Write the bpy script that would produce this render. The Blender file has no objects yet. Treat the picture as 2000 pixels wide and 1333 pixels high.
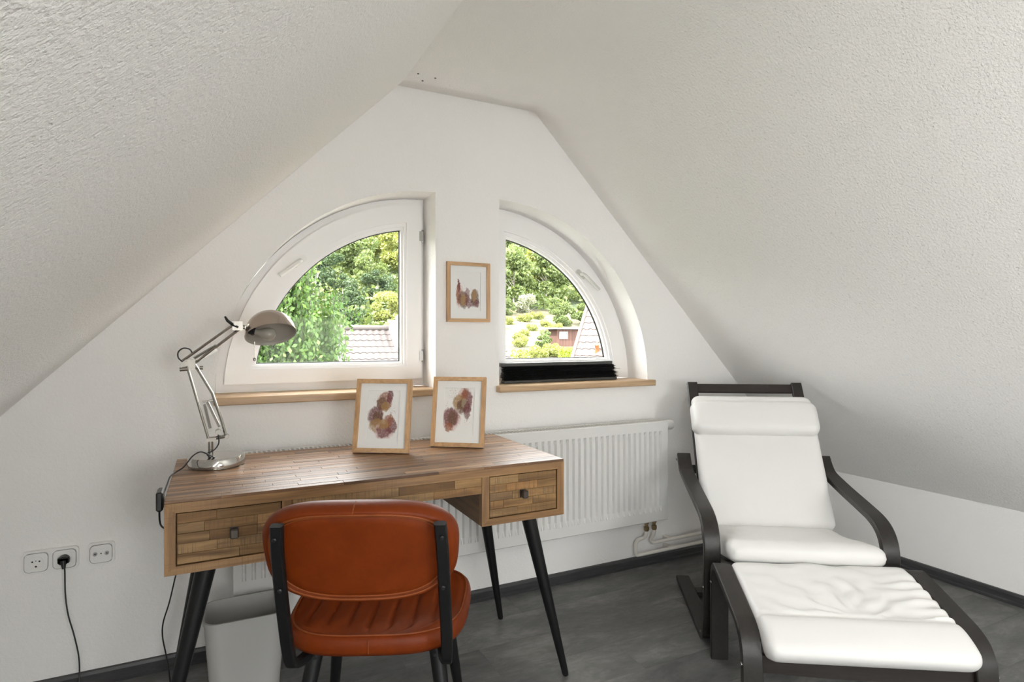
import bpy, bmesh, math, random
from mathutils import Vector, Matrix, noise as mnoise
from mathutils.geometry import tessellate_polygon
R_ = random.Random(7)
SC = bpy.context.scene
COL = SC.collection
PI = math.pi

# ------------------------------------------------------------------ camera
F_PX, YAW, EYE = 1157.6, 0.4649, 1.2057
cam_d = bpy.data.cameras.new('camera'); cam = bpy.data.objects.new('camera', cam_d); COL.objects.link(cam)
cam.location = (0, 0, EYE); cam.rotation_euler = (PI/2, 0, -YAW)
cam_d.sensor_width = 36.0; cam_d.lens = F_PX/2000*36.0; cam_d.shift_y = -8.85/2000
cam_d.clip_start = 0.02; cam_d.clip_end = 600
SC.camera = cam

# ------------------------------------------------------------------ world, sun, exposure
SKY_STRENGTH = 8.0
SUN_STRENGTH = 12.0
EXPOSURE = 1.40

world = bpy.data.worlds.new('sky'); SC.world = world; world.use_nodes = True
wn = world.node_tree; wn.nodes.clear()
w_out = wn.nodes.new('ShaderNodeOutputWorld'); w_bg = wn.nodes.new('ShaderNodeBackground')
w_sky = wn.nodes.new('ShaderNodeTexSky'); w_sky.sky_type = 'HOSEK_WILKIE'; w_sky.turbidity = 6.0
w_sky.ground_albedo = 0.35; w_sky.sun_direction = Vector((-0.62, -0.28, 0.73)).normalized()
w_mix = wn.nodes.new('ShaderNodeMix'); w_mix.data_type = 'RGBA'; w_mix.inputs[0].default_value = 0.86
w_mix.inputs[7].default_value = (1.0, 0.995, 0.985, 1)
wn.links.new(w_sky.outputs[0], w_mix.inputs[6]); wn.links.new(w_mix.outputs[2], w_bg.inputs[0])
w_bg.inputs[1].default_value = SKY_STRENGTH; wn.links.new(w_bg.outputs[0], w_out.inputs[0])
sun_d = bpy.data.lights.new('sun_offscreen', 'SUN'); sun = bpy.data.objects.new('sun_offscreen', sun_d); COL.objects.link(sun)
sun_d.energy = SUN_STRENGTH; sun_d.angle = 0.02; sun_d.color = (1.0, 0.965, 0.91)
sun.rotation_euler = Vector((-0.62, -0.28, 0.73)).to_track_quat('Z', 'Y').to_euler()
def portal(name, loc, direction, sx, sy):      # guides sky light through an opening, gives none itself
    d = bpy.data.lights.new(name, 'AREA'); d.shape = 'RECTANGLE'; d.size = sx; d.size_y = sy
    o = bpy.data.objects.new(name, d); COL.objects.link(o); o.location = loc
    o.rotation_euler = Vector(direction).to_track_quat('-Z', 'Y').to_euler(); d.cycles.is_portal = True
    return o
vs = SC.view_settings
vs.view_transform = 'Standard'; vs.look = 'None'; vs.gamma = 1.0; vs.use_curve_mapping = False; vs.exposure = EXPOSURE
SC.cycles.max_bounces = 10; SC.cycles.diffuse_bounces = 8; SC.cycles.glossy_bounces = 3; SC.cycles.transparent_max_bounces = 12; SC.cycles.adaptive_threshold = 0.025
SC.cycles.sample_clamp_indirect = 6.0

# ------------------------------------------------------------------ room measures (metres)
WY = 2.486                 # inner face of the window wall
BY = -2.4                  # inner face of the back wall
SL_L, SL_R = 1.562, 3.640  # left slope: z = x + SL_L, right slope: z = SL_R - x
CZ = 2.250                 # flat ceiling
EZ, ER = 2.281, 3.648      # ceiling height and right slope line where they meet the window wall
KX_L, KX_R = -1.138, 3.216 # knee walls
KZ = 0.424

# ------------------------------------------------------------------ materials
MATS = {}
class NT:
    def __init__(s, name):
        s.m = bpy.data.materials.new(name); s.m.use_nodes = True; s.t = s.m.node_tree; s.t.nodes.clear()
        s.out = s.n('ShaderNodeOutputMaterial'); s.b = s.n('ShaderNodeBsdfPrincipled'); s.l(s.b.outputs[0], s.out.inputs[0])
        MATS[name] = s.m
    def n(s, t, **k):
        x = s.t.nodes.new(t)
        for a, v in k.items(): setattr(x, a, v)
        return x
    def l(s, a, b): s.t.links.new(a, b)
    def set(s, **k):
        for a, v in k.items(): s.b.inputs[a.replace('_', ' ')].default_value = v
        return s
    def coord(s, scale=(1, 1, 1), offs=None, kind='Object'):
        tc = s.n('ShaderNodeTexCoord'); mp = s.n('ShaderNodeMapping'); mp.inputs['Scale'].default_value = scale
        src = tc.outputs[kind]
        if offs is not None:
            va = s.n('ShaderNodeVectorMath', operation='ADD'); s.l(src, va.inputs[0]); s.l(offs, va.inputs[1]); src = va.outputs[0]
        s.l(src, mp.inputs['Vector']); return mp.outputs[0]
    def noise(s, vec, scale, detail=4, rough=.55, dist=0):
        x = s.n('ShaderNodeTexNoise'); s.l(vec, x.inputs['Vector']); x.inputs['Scale'].default_value = scale
        x.inputs['Detail'].default_value = detail; x.inputs['Roughness'].default_value = rough; x.inputs['Distortion'].default_value = dist
        return x.outputs[0]
    def ramp(s, fac, stops, interp='LINEAR'):
        x = s.n('ShaderNodeValToRGB'); s.l(fac, x.inputs[0]); e = x.color_ramp.elements; x.color_ramp.interpolation = interp
        while len(e) < len(stops): e.new(0.5)
        for i, (p, c) in enumerate(stops):
            e[i].position = p; e[i].color = (*c, 1) if len(c) == 3 else c
        return x.outputs[0]
    def mix(s, fac, a, b, mode='MIX'):
        x = s.n('ShaderNodeMix', data_type='RGBA', blend_type=mode)
        for sock, v in ((x.inputs[0], fac), (x.inputs[6], a), (x.inputs[7], b)):
            if isinstance(v, (int, float)): sock.default_value = v
            elif isinstance(v, tuple): sock.default_value = (*v, 1)
            else: s.l(v, sock)
        return x.outputs[2]
    def math(s, op, a, b=0.0, clamp=False):
        x = s.n('ShaderNodeMath', operation=op); x.use_clamp = clamp
        for i, v in enumerate((a, b)):
            if isinstance(v, (int, float)): x.inputs[i].default_value = v
            else: s.l(v, x.inputs[i])
        return x.outputs[0]
    def color(s, c): s.l(c, s.b.inputs['Base Color'])
    def bump(s, h, dist, strength=1.0, prev=None):
        x = s.n('ShaderNodeBump'); s.l(h, x.inputs['Height']); x.inputs['Distance'].default_value = dist; x.inputs['Strength'].default_value = strength
        if prev is not None: s.l(prev, x.inputs['Normal'])
        s.l(x.outputs[0], s.b.inputs['Normal']); return x.outputs[0]
    def rand(s): return s.n('ShaderNodeObjectInfo').outputs['Random']
    def isl(s): return s.n('ShaderNodeNewGeometry').outputs['Random Per Island']

def plain(name, col, rough=.5, metal=0.0, **k):
    t = NT(name); t.set(Base_Color=(*col, 1), Roughness=rough, Metallic=metal, **k); return t

def plaster(name, col, coarse):
    t = NT(name); v = t.coord()
    a = t.noise(v, 125 if coarse else 110, 3, .6); b = t.noise(v, 330, 2, .5); big = t.noise(v, 1.3, 3, .5)
    pit = t.ramp(t.noise(v, 88, 2, .5), [(0.24, (0, 0, 0)), (0.34, (1, 1, 1))])
    t.color(t.mix(big, tuple(c*.985 for c in col), tuple(min(1, c*1.01) for c in col)))
    t.set(Roughness=.92)
    h = t.math('ADD', t.math('MULTIPLY', a, 1.0), t.math('MULTIPLY', b, .3))
    if coarse: h = t.math('ADD', h, t.math('MULTIPLY', pit, .30))
    t.bump(h, .0040 if coarse else .0026, .9 if coarse else .7)
plaster('plaster_slope', (.875, .86, .84), True)
plaster('plaster_wall', (.865, .85, .835), False)
plain('window_white', (.84, .83, .825), .38)
plain('rad_white', (.70, .69, .675), .40)

plain('plastic_white', (.80, .79, .77), .35)

plain('hole_shade', (.10, .10, .10), .8)  # dark colour painted for the shade inside the ceiling drill holes
plain('black_metal', (.007, .007, .0075), .42, 0.0).b.inputs['Specular IOR Level'].default_value = .28
plain('black_plastic', (.010, .010, .011), .38)
plain('blind_black', (.021, .021, .022), .5)
plain('blind_rail', (.055, .055, .052), .4)
plain('nickel', (.34, .318, .288), .26, 1.0)
plain('nickel_shade', (.47, .40, .35), .22, 1.0)
plain('chrome', (.55, .53, .50), .10, 1.0)
plain('lamp_inside', (.38, .355, .31), .40)
plain('bulb_glass', (.33, .31, .27), .15)
plain('brass', (.33, .24, .13), .35, .8)
plain('pipe_white', (.72, .69, .64), .45)
plain('steel', (.55, .54, .52), .25, 1.0)
plain('hinge_metal', (.42, .41, .40), .3, .9)
plain('mat_board', (.80, .805, .79), .8)
plain('knob_metal', (.10, .085, .075), .35, .85)
plain('board_back', (.25, .19, .13), .8)

def glass(name, tint=(.93, .94, .935), gloss=.06):
    t = NT(name); tr = t.n('ShaderNodeBsdfTransparent'); tr.inputs[0].default_value = (*tint, 1)
    gl = t.n('ShaderNodeBsdfGlossy'); gl.inputs['Roughness'].default_value = .02
    lw = t.n('ShaderNodeFresnel'); lw.inputs[0].default_value = 1.45
    mx = t.n('ShaderNodeMixShader'); t.l(t.math('MULTIPLY', lw.outputs[0], gloss/.04*.08), mx.inputs[0])
    t.l(tr.outputs[0], mx.inputs[1]); t.l(gl.outputs[0], mx.inputs[2]); t.l(mx.outputs[0], t.out.inputs[0])
glass('pane_glass'); glass('picture_glass', (1, 1, 1), .03)

def wood(name, stops, along='X', saw=.5, rough=.45, grain=1.0, spec=.5, fine=70):
    t = NT(name); rnd = t.rand()
    off = t.n('ShaderNodeCombineXYZ')
    for i in range(3): t.l(t.math('MULTIPLY', rnd, 17.0+9*i), off.inputs[i])
    ax = 'XYZ'.index(along); sc = [1.0, 1.0, 1.0]; sc[ax] = .07
    v = t.coord(tuple(sc), off.outputs[0])
    base = t.ramp(rnd, stops)
    g1 = t.noise(v, fine, 5, .62, .6); g2 = t.noise(v, fine*.28, 4, .6, 1.2)
    dark = t.ramp(g1, [(.30, (.58, .55, .52)), (.62, (1.06, 1.04, 1.02))])
    c = t.mix(grain, base, t.mix(1.0, base, dark, 'MULTIPLY'))
    knot = t.ramp(g2, [(.36, (.50, .42, .36)), (.52, (1, 1, 1)), (.75, (1.14, 1.12, 1.06))])
    c = t.mix(grain*.85, c, t.mix(1.0, c, knot, 'MULTIPLY'))
    h = g1
    if saw:
        s2 = [6.0, 6.0, 6.0]; s2[ax] = 330.0
        sv = t.coord(tuple(s2), off.outputs[0]); sn = t.noise(sv, 1.0, 2, .5)
        pv = t.coord((5, 5, 14), off.outputs[0]); pn = t.noise(pv, 1.0, 2, .5)
        marks = t.math('MULTIPLY', t.ramp(sn, [(.54, (0, 0, 0)), (.68, (1, 1, 1))]), t.ramp(pn, [(.40, (0, 0, 0)), (.62, (1, 1, 1))]))
        c = t.mix(t.math('MULTIPLY', marks, saw), c, (.10, .07, .045)); h = t.math('SUBTRACT', g1, t.math('MULTIPLY', marks, .6))
    t.color(c); t.set(Roughness=rough); t.b.inputs['Specular IOR Level'].default_value = spec
    t.bump(h, .0008, .5)
TEAK = [(0, (0.2021, 0.1118, 0.0447)), (.2, (0.3182, 0.1935, 0.0817)), (.4, (0.2494, 0.1333, 0.0516)), (.6, (0.3526, 0.2193, 0.0963)), (.8, (0.2064, 0.1273, 0.0636)), (1, (0.3096, 0.1651, 0.0645))]
TOPC = [(0, (.125, .068, .040)), (.17, (.330, .190, .098)), (.33, (.205, .110, .060)), (.5, (.430, .265, .145)), (.67, (.150, .088, .060)), (.83, (.350, .180, .078)), (1, (.245, .130, .065))]
FRM = [(0, (.310, .172, .070)), (.5, (.262, .142, .056)), (1, (.340, .196, .086))]
wood('teak_top', TOPC, 'X', .30, .38, 1.0, .38)
wood('teak_front', TEAK, 'X', .90, .5, 1.0, .3)
wood('teak_rail', FRM, 'X', .35, .45, .8)
wood('teak_rail_up', FRM, 'Z', .25, .45, .9)
wood('teak_side', TEAK, 'Y', .2, .5, .8)
wood('oak_frame', [(0, (.56, .345, .175)), (1, (.62, .395, .215))], 'X', 0, .45, .45, fine=110)
wood('oak_frame_up', [(0, (.54, .33, .165)), (1, (.60, .38, .205))], 'Z', 0, .45, .45, fine=110)
wood('sill_wood', [(0, (.54, .37, .215)), (1, (.58, .41, .25))], 'X', 0, .40, .55, fine=50)
wood('dark_wood', [(0, (.020, .017, .015)), (1, (.024, .021, .019))], 'Y', 0, .38, .5, .45, fine=120)
wood('dark_wood_across', [(0, (.022, .017, .015)), (1, (.026, .019, .017))], 'X', 0, .38, .5, .45, fine=120)

def floor_mat():
    t = NT('slate_vinyl'); rnd = t.rand(); off = t.n('ShaderNodeCombineXYZ')
    for i in range(3): t.l(t.math('MULTIPLY', rnd, 13.0+7*i), off.inputs[i])
    v = t.coord((.55, 1.3, 1), off.outputs[0])
    a = t.noise(v, 5.5, 6, .68, .4); b = t.noise(v, 42, 4, .7)
    base = t.ramp(rnd, [(0, (.128, .126, .124)), (.5, (.140, .138, .136)), (1, (.152, .150, .147))])
    c = t.mix(1.0, base, t.ramp(a, [(.30, (.55, .55, .56)), (.5, (.95, .95, .94)), (.72, (1.75, 1.74, 1.70))]), 'MULTIPLY')
    c = t.mix(.6, c, t.mix(1.0, c, t.ramp(b, [(.3, (.75, .75, .75)), (.7, (1.25, 1.25, 1.25))]), 'MULTIPLY'))
    t.color(c); t.set(Roughness=.46); t.bump(b, .0006, .4)
floor_mat()
t = plain('joint_dark', (.12, .118, .116), .7)
t = NT('base_dark'); v = t.coord((.1, .1, 1)); t.color(t.ramp(t.noise(v, 60, 4), [(.3, (.030, .030, .032)), (.7, (.055, .054, .056))])); t.set(Roughness=.42)

def leather(name, col, dark, rough=.40, spec=.5):
    t = NT(name); v = t.coord(); big = t.noise(v, 9, 4, .6); fine = t.noise(v, 420, 2, .5); mid = t.noise(v, 40, 4, .6)
    c = t.mix(t.ramp(big, [(.3, (0, 0, 0)), (.72, (1, 1, 1))]), dark, col); c = t.mix(.35, c, t.mix(1.0, c, t.ramp(mid, [(.3, (.8, .8, .8)), (.7, (1.15, 1.15, 1.15))]), 'MULTIPLY'))
    t.b.inputs['Specular IOR Level'].default_value = spec
    t.color(c); t.set(Roughness=rough); p = t.bump(fine, .0004, .35); t.bump(mid, .0010, .25, p)
leather('cognac', (.180, .029, .0022), (.135, .020, .0012), .48, .20)
leather('cognac_seam', (.25, .060, .013), (.19, .042, .008), .5, .3)
t = NT('white_leather'); v = t.coord(); t.set(Base_Color=(.73, .72, .705, 1), Roughness=.46); p_ = t.bump(t.noise(v, 420, 2, .5), .0003, .3); t.bump(t.noise(v, 16, 2, .5), .003, .12, p_)
t = NT('bin_plastic'); t.set(Base_Color=(.43, .425, .41, 1), Roughness=.38); t.b.inputs['Subsurface Weight'].default_value = .0

def leafmat(name, stops, trans=.35, rough=.55):
    t = NT(name); r = t.isl(); v = t.coord(); big = t.noise(v, .55, 3)
    c = t.mix(.5, t.ramp(r, stops), t.ramp(big, stops))
    t.color(c); t.set(Roughness=rough); t.b.inputs['Specular IOR Level'].default_value = .25
    tl = t.n('ShaderNodeBsdfTranslucent'); t.l(t.mix(1.0, c, (1.25, 1.2, .55), 'MULTIPLY'), tl.inputs[0])
    mx = t.n('ShaderNodeMixShader'); mx.inputs[0].default_value = trans
    t.l(t.b.outputs[0], mx.inputs[1]); t.l(tl.outputs[0], mx.inputs[2]); t.l(mx.outputs[0], t.out.inputs[0])
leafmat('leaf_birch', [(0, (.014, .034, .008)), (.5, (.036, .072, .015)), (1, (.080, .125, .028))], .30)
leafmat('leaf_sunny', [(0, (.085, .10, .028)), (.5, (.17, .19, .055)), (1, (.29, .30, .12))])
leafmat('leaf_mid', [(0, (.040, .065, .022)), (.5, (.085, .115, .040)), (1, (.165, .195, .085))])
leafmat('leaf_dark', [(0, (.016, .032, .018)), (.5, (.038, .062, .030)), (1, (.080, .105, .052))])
leafmat('leaf_hedge', [(0, (0.141, 0.216, 0.024)), (.5, (0.216, 0.291, 0.037)), (1, (0.291, 0.355, 0.066))])
leafmat('leaf_pale', [(0, (0.1686, 0.1854, 0.1344)), (.5, (0.2244, 0.2418, 0.1794)), (1, (0.2916, 0.2976, 0.2358))])
plain('twig_brown', (.020, .018, .012), .9)
t = NT('bark'); v = t.coord((1, 1, .3)); t.color(t.ramp(t.noise(v, 12), [(.3, (.10, .085, .07)), (.7, (.30, .27, .24))])); t.set(Roughness=.9)
t = NT('undergrowth'); v = t.coord(); t.color(t.ramp(t.noise(v, 1.4, 7, .75), [(.34, (.010, .020, .007)), (.5, (.030, .048, .015)), (.66, (.075, .095, .030))])); t.set(Roughness=1.0); t.bump(t.noise(v, 2.2, 5), .8, 1.0)
t = NT('meadow'); v = t.coord(); t.color(t.ramp(t.noise(v, 1.1, 7, .75), [(.36, (.020, .030, .009)), (.48, (.050, .050, .021)), (.62, (.100, .078, .050))])); t.set(Roughness=1.0); t.bump(t.noise(v, 3, 4), .3, .8)
t = NT('tile_old'); r = t.rand(); v = t.coord(); t.color(t.mix(t.noise(v, 9, 4), t.ramp(r, [(0, (0.0326, 0.0246, 0.0225)), (1, (0.0440, 0.0343, 0.0317))]), (0.0308, 0.0264, 0.0251))); t.set(Roughness=.85)
t = NT('tile_new'); r = t.rand(); t.color(t.ramp(r, [(0, (0.0418, 0.0290, 0.0246)), (1, (0.0550, 0.0418, 0.0370))])); t.set(Roughness=.6)
plain('roof_under', (.03, .02, .018), .9)
plain('render_white', (.25, .245, .24), .9)
plain('house_wall', (.11, .105, .10), .9)
plain('terracotta', (.17, .05, .014), .6)
t = NT('shed_wood'); r = t.rand(); t.color(t.ramp(r, [(0, (.040, .016, .010)), (1, (.058, .024, .015))])); t.set(Roughness=.8)
plain('shed_roof', (.055, .057, .063), .7)
plain('lead_grey', (.06, .065, .075), .6)
plain('shed_glass', (.05, .07, .09), .1)

# ------------------------------------------------------------------ mesh helpers
XF = {}                     # world matrix of every parent (thing or part)
def thing(name, label=None, cat=None, loc=(0, 0, 0), rz=0.0, group=None, kind=None):
    o = bpy.data.objects.new(name, None); COL.objects.link(o); o.location = loc; o.rotation_euler = (0, 0, rz)
    o.empty_display_size = .05
    XF[o.name] = Matrix.Translation(Vector(loc)) @ Matrix.Rotation(rz, 4, 'Z')
    return tag(o, label, cat, group, kind)
def tag(o, label=None, cat=None, group=None, kind=None):
    if label: o['label'] = label
    if cat: o['category'] = cat
    if group: o['group'] = group
    if kind: o['kind'] = kind
    return o
class MB:
    def __init__(s): s.v = []; s.f = []; s.uv = None
    def add(s, vs, fs):
        b = len(s.v); s.v += [Vector(p) for p in vs]; s.f += [[b+i for i in f] for f in fs]; return s
    def box(s, a, b, M=None):
        x0, y0, z0 = a; x1, y1, z1 = b
        vs = [(x0, y0, z0), (x1, y0, z0), (x1, y1, z0), (x0, y1, z0), (x0, y0, z1), (x1, y0, z1), (x1, y1, z1), (x0, y1, z1)]
        if M is not None: vs = [M @ Vector(p) for p in vs]
        return s.add(vs, [(0, 3, 2, 1), (4, 5, 6, 7), (0, 1, 5, 4), (1, 2, 6, 5), (2, 3, 7, 6), (3, 0, 4, 7)])
    def cbox(s, a, b, c=.001, M=None):     # box with chamfered edges
        bm = bmesh.new(); m = MB().box(a, b); vv = [bm.verts.new(p) for p in m.v]
        for f in m.f: bm.faces.new([vv[i] for i in f])
        bmesh.ops.bevel(bm, geom=bm.edges[:], offset=c, segments=1, affect='EDGES')
        return s.bm(bm, M)
    def bm(s, bm, M=None):
        bm.verts.index_update(); vs = [(M @ v.co if M is not None else v.co.copy()) for v in bm.verts]
        fs = [[v.index for v in f.verts] for f in bm.faces]; bm.free(); return s.add(vs, fs)
    def tube(s, pts, r, n=8, caps=True, closed=False):
        pts = [Vector(p) for p in pts]; k = len(pts); rs = r if isinstance(r, (list, tuple)) else [r]*k
        up = None; vs = []; fs = []
        for i, p in enumerate(pts):
            if closed: d = pts[(i+1) % k]-pts[i-1]
            else: d = pts[min(i+1, k-1)]-pts[max(i-1, 0)]
            d.normalize()
            if up is None:
                up = Vector((0, 0, 1)) if abs(d.z) < .9 else Vector((1, 0, 0))
            a = (up-d*up.dot(d)).normalized(); up = a; b = d.cross(a)
            for j in range(n):
                t = 2*PI*j/n; vs.append(p+a*math.cos(t)*rs[i]+b*math.sin(t)*rs[i])
        for i in range(k if closed else k-1):
            for j in range(n):
                i2 = (i+1) % k; fs.append((i*n+j, i*n+(j+1) % n, i2*n+(j+1) % n, i2*n+j))
        if caps and not closed: fs.append(tuple(range(n-1, -1, -1))); fs.append(tuple((k-1)*n+j for j in range(n)))
        return s.add(vs, fs)
    def lathe(s, prof, n=24, M=None, caps=True):   # prof: (r, z) from bottom to top
        vs = []; fs = []
        for r, z in prof:
            for j in range(n):
                t = 2*PI*j/n; p = Vector((r*math.cos(t), r*math.sin(t), z)); vs.append(M @ p if M is not None else p)
        for i in range(len(prof)-1):
            for j in range(n): fs.append((i*n+j, i*n+(j+1) % n, (i+1)*n+(j+1) % n, (i+1)*n+j))
        if caps: fs.append(tuple(range(n-1, -1, -1))); fs.append(tuple((len(prof)-1)*n+j for j in range(n)))
        return s.add(vs, fs)
    def prism(s, outline, y0, y1, holes=(), M=None):   # outline in (x, z), extruded along y
        loops = [[Vector((p[0], p[1], 0)) for p in outline]]+[[Vector((p[0], p[1], 0)) for p in h] for h in holes]
        tris = tessellate_polygon(loops); flat = [p for L in loops for p in L]; n = len(flat)
        vs = [(p.x, y0, p.y) for p in flat]+[(p.x, y1, p.y) for p in flat]
        fs = []
        for a, b, c in tris:
            fs.append((a, b, c)); fs.append((c+n, b+n, a+n))
        o = 0
        for L in loops:
            m = len(L)
            for i in range(m): fs.append((o+i, o+(i+1) % m, n+o+(i+1) % m, n+o+i))
            o += m
        if M is not None: vs = [M @ Vector(p) for p in vs]
        return s.add(vs, fs)
    def ribbon(s, path, x0, x1, th, c=.003):   # bent board: path in (y, z), section th thick, x0..x1 wide
        k = len(path); vs = []; fs = []
        h = th/2
        sec = [(x0+c, -h), (x1-c, -h), (x1, -h+c), (x1, h-c), (x1-c, h), (x0+c, h), (x0, h-c), (x0, -h+c)]; m = len(sec)
        for i in range(k):
            a = Vector(path[max(i-1, 0)]); b = Vector(path[min(i+1, k-1)]); d = (b-a).normalized(); nrm = Vector((-d.y, d.x))
            for x, o in sec: vs.append((x, path[i][0]+nrm.x*o, path[i][1]+nrm.y*o))
        for i in range(k-1):
            for j in range(m): fs.append((i*m+j, i*m+(j+1) % m, (i+1)*m+(j+1) % m, (i+1)*m+j))
        fs.append(tuple(range(m-1, -1, -1))); fs.append(tuple((k-1)*m+j for j in range(m)))
        return s.add(vs, fs)
    def build(s, name, mat, parent=None, smooth=False, label=None, cat=None, group=None, kind=None, local=False, angle=None, loc=None):
        me = bpy.data.meshes.new(name); vs = s.v
        M = XF.get(parent.name) if parent is not None else None
        if M is not None and not local:
            Mi = M.inverted(); vs = [Mi @ v for v in vs]
        elif loc is not None:
            L = Vector(loc); vs = [v-L for v in vs]
        me.from_pydata([tuple(v) for v in vs], [], s.f)
        bm = bmesh.new(); bm.from_mesh(me); bmesh.ops.recalc_face_normals(bm, faces=bm.faces[:]); bm.to_mesh(me); bm.free()
        if s.uv:
            ul = me.uv_layers.new(name='UVMap')
            for lp in me.loops: ul.data[lp.index].uv = s.uv[lp.vertex_index]
        me.materials.append(MATS[mat])
        if smooth:
            me.polygons.foreach_set('use_smooth', [True]*len(me.polygons))
            me.set_sharp_from_angle(angle=math.radians(angle if angle else 40))
        o = bpy.data.objects.new(name, me); COL.objects.link(o)
        if parent is not None: o.parent = parent; XF[o.name] = M
        elif loc is not None: o.location = loc; XF[o.name] = Matrix.Translation(Vector(loc))
        else: XF[o.name] = Matrix.Identity(4)
        return tag(o, label, cat, group, kind)
def copy_tree(o, parent=None):
    c = o.copy(); COL.objects.link(c); c.parent = parent
    for ch in list(o.children): copy_tree(ch, c)
    return c
def catmull(pts, n=8):
    P = [Vector(p) for p in pts]; out = []
    for i in range(len(P)-1):
        p0 = P[max(i-1, 0)]; p1 = P[i]; p2 = P[i+1]; p3 = P[min(i+2, len(P)-1)]
        for j in range(n):
            t = j/n; out.append(.5*((2*p1)+(p2-p0)*t+(2*p0-5*p1+4*p2-p3)*t*t+(3*p1-p0-3*p2+p3)*t**3))
    out.append(P[-1]); return out
def rrect(w, h, r, n=6, cx=0, cy=0):
    out = []
    for qx, qy, a0 in ((1, -1, -PI/2), (1, 1, 0), (-1, 1, PI/2), (-1, -1, PI)):
        for j in range(n+1):
            a = a0+PI/2*j/n; out.append((cx+qx*(w/2-r)+r*math.cos(a), cy+qy*(h/2-r)+r*math.sin(a)))
    return out
def smooth01(a, b, x):
    t = max(0, min(1, (x-a)/(b-a))); return t*t*(3-2*t)

# ------------------------------------------------------------------ room shell
# floor slab with its vinyl planks
floor = MB().box((KX_L-.1, BY-.1, -.05), (KX_R+.1, WY+.1, -.004)).build('floor', 'joint_dark', kind='structure')
PW, PL = .195, .98
for i in range(13):
    y0 = WY-(i+1)*PW; off = (.0, .41, .70, .2, .55)[i % 5]
    x = KX_L-.6+off*PL
    while x < KX_R:
        xa, xb = max(x, KX_L), min(x+PL, KX_R)
        if xb-xa > .05: MB().cbox((xa+.0002, y0+.0002, -.004), (xb-.0002, y0+PW-.0002, 0), .0004).build('plank', 'slate_vinyl', floor)
        x += PL
MB().box((KX_L, BY, -.004), (KX_R, WY-13*PW, 0)).build('planking_behind', 'slate_vinyl', floor)

# window wall with its two quarter-round openings
NR, NZ = .87, .972
WIN = {'l': (.870, -1), 'r': (1.180, 1)}
def quarter(side, Rr, xi, zb, n=28):
    cx, sg = WIN[side]; out = [(cx+sg*xi, zb)]
    a0 = math.asin(max(-1, min(1, (zb-NZ)/Rr))); a1 = math.acos(max(-1, min(1, xi/Rr)))
    for k in range(n+1):
        a = a0+(a1-a0)*k/n; out.append((cx+sg*Rr*math.cos(a), NZ+Rr*math.sin(a)))
    return out
G = .05
gable = [(KX_L-G, 0), (KX_R+G, 0), (KX_R+G, SL_R-KX_R+G), (SL_R+2*G-CZ, CZ+2*G), (CZ-SL_L-2*G, CZ+2*G), (KX_L-G, KX_L+SL_L+G)]
MB().prism(gable, WY, WY+.30, [quarter('l', NR, 0, .947), quarter('r', NR, 0, .947)]).build('wall_window', 'plaster_wall', kind='structure')
# back wall with a wide glazed opening behind the camera
bw = [(.50, .50), (1.58, .50), (1.58, 1.50), (.50, 1.50)]
MB().prism(gable, BY-.30, BY, [bw]).build('wall_back', 'plaster_wall', kind='structure')
MB().box((KX_L-.1, BY, 0), (KX_L, WY, KX_L+SL_L)).build('wall_left', 'plaster_wall', kind='structure')
MB().box((KX_R, BY, 0), (KX_R+.1, WY, SL_R-KX_R)).build('wall_right', 'plaster_wall', kind='structure')

# sloped ceilings and flat ceiling: section polylines swept along y; the last 15 cm roll back to the wall
YS = [BY, -1.55, -.45, .5, 1.2, 1.9, 2.28, 2.33, 2.36, 2.39, 2.42, 2.45, 2.47, WY+.005]
def recess(y): return smooth01(2.33, WY, y)
def sheet(name, sec, nrm, rec, skip=None, mat='plaster_slope', th=.10, edge=None):
    m = MB(); ns = len(sec); vs = []; fs = []
    for y in YS:
        for i, (x, z) in enumerate(sec):
            d = recess(y); ex, ez = edge[i] if edge else (x+nrm[i][0]*rec[i], z+nrm[i][1]*rec[i]); vs.append((x+(ex-x)*d, y, z+(ez-z)*d))
    nv = len(vs)
    for y in YS:
        for i, (x, z) in enumerate(sec): vs.append((x+nrm[i][0]*th, y, z+nrm[i][1]*th))
    for a in range(len(YS)-1):
        for i in range(ns-1):
            if skip and skip(YS[a], i):
                q = (a*ns+i, a*ns+i+1, (a+1)*ns+i+1, (a+1)*ns+i)
                for e in range(4): fs.append((q[e], q[(e+1) % 4], q[(e+1) % 4]+nv, q[e]+nv))
                continue
            q = (a*ns+i, a*ns+i+1, (a+1)*ns+i+1, (a+1)*ns+i)
            fs.append(q); fs.append(tuple(nv+k for k in reversed(q)))
    m.add(vs, fs); o = m.build(name, mat, kind='structure', smooth=True, angle=50); return o
s2 = math.sqrt(.5)
LX = CZ-SL_L; RX = SL_R-CZ
secL = [(KX_L-.01, KX_L-.01+SL_L), (-.72, -.72+SL_L), (.42, .42+SL_L), (LX-.02, LX-.02+SL_L), (LX+.0, CZ)]
sheet('wall_left_slope', secL, [(-s2, s2)]*5, [.0, .006, .012, .012, .012], lambda y, i: y == -1.55 and i == 1)
fil = .16; arc = []                                  # soft turn from ceiling to right slope
ra = fil/math.tan(math.radians(67.5)) if False else fil/math.tan(math.radians(22.5))
cxr, czr = RX-fil, CZ-ra
for k in range(7):
    a = PI/2-PI/4*k/6; arc.append((cxr+ra*math.cos(a), czr+ra*math.sin(a)))
secC = [(LX-.10, CZ+.004), (LX, CZ), (LX+.12, CZ), (RX-fil, CZ)]
sheet('ceiling', secC, [(0, 1)]*4, None, edge=[(LX-.10, EZ), (LX, EZ), (LX+.12, EZ), (RX-fil, EZ)])
secR = arc+[(1.72, SL_R-1.72), (2.30, SL_R-2.30), (2.90, SL_R-2.90), (KX_R+.01, SL_R-KX_R-.01)]
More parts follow.
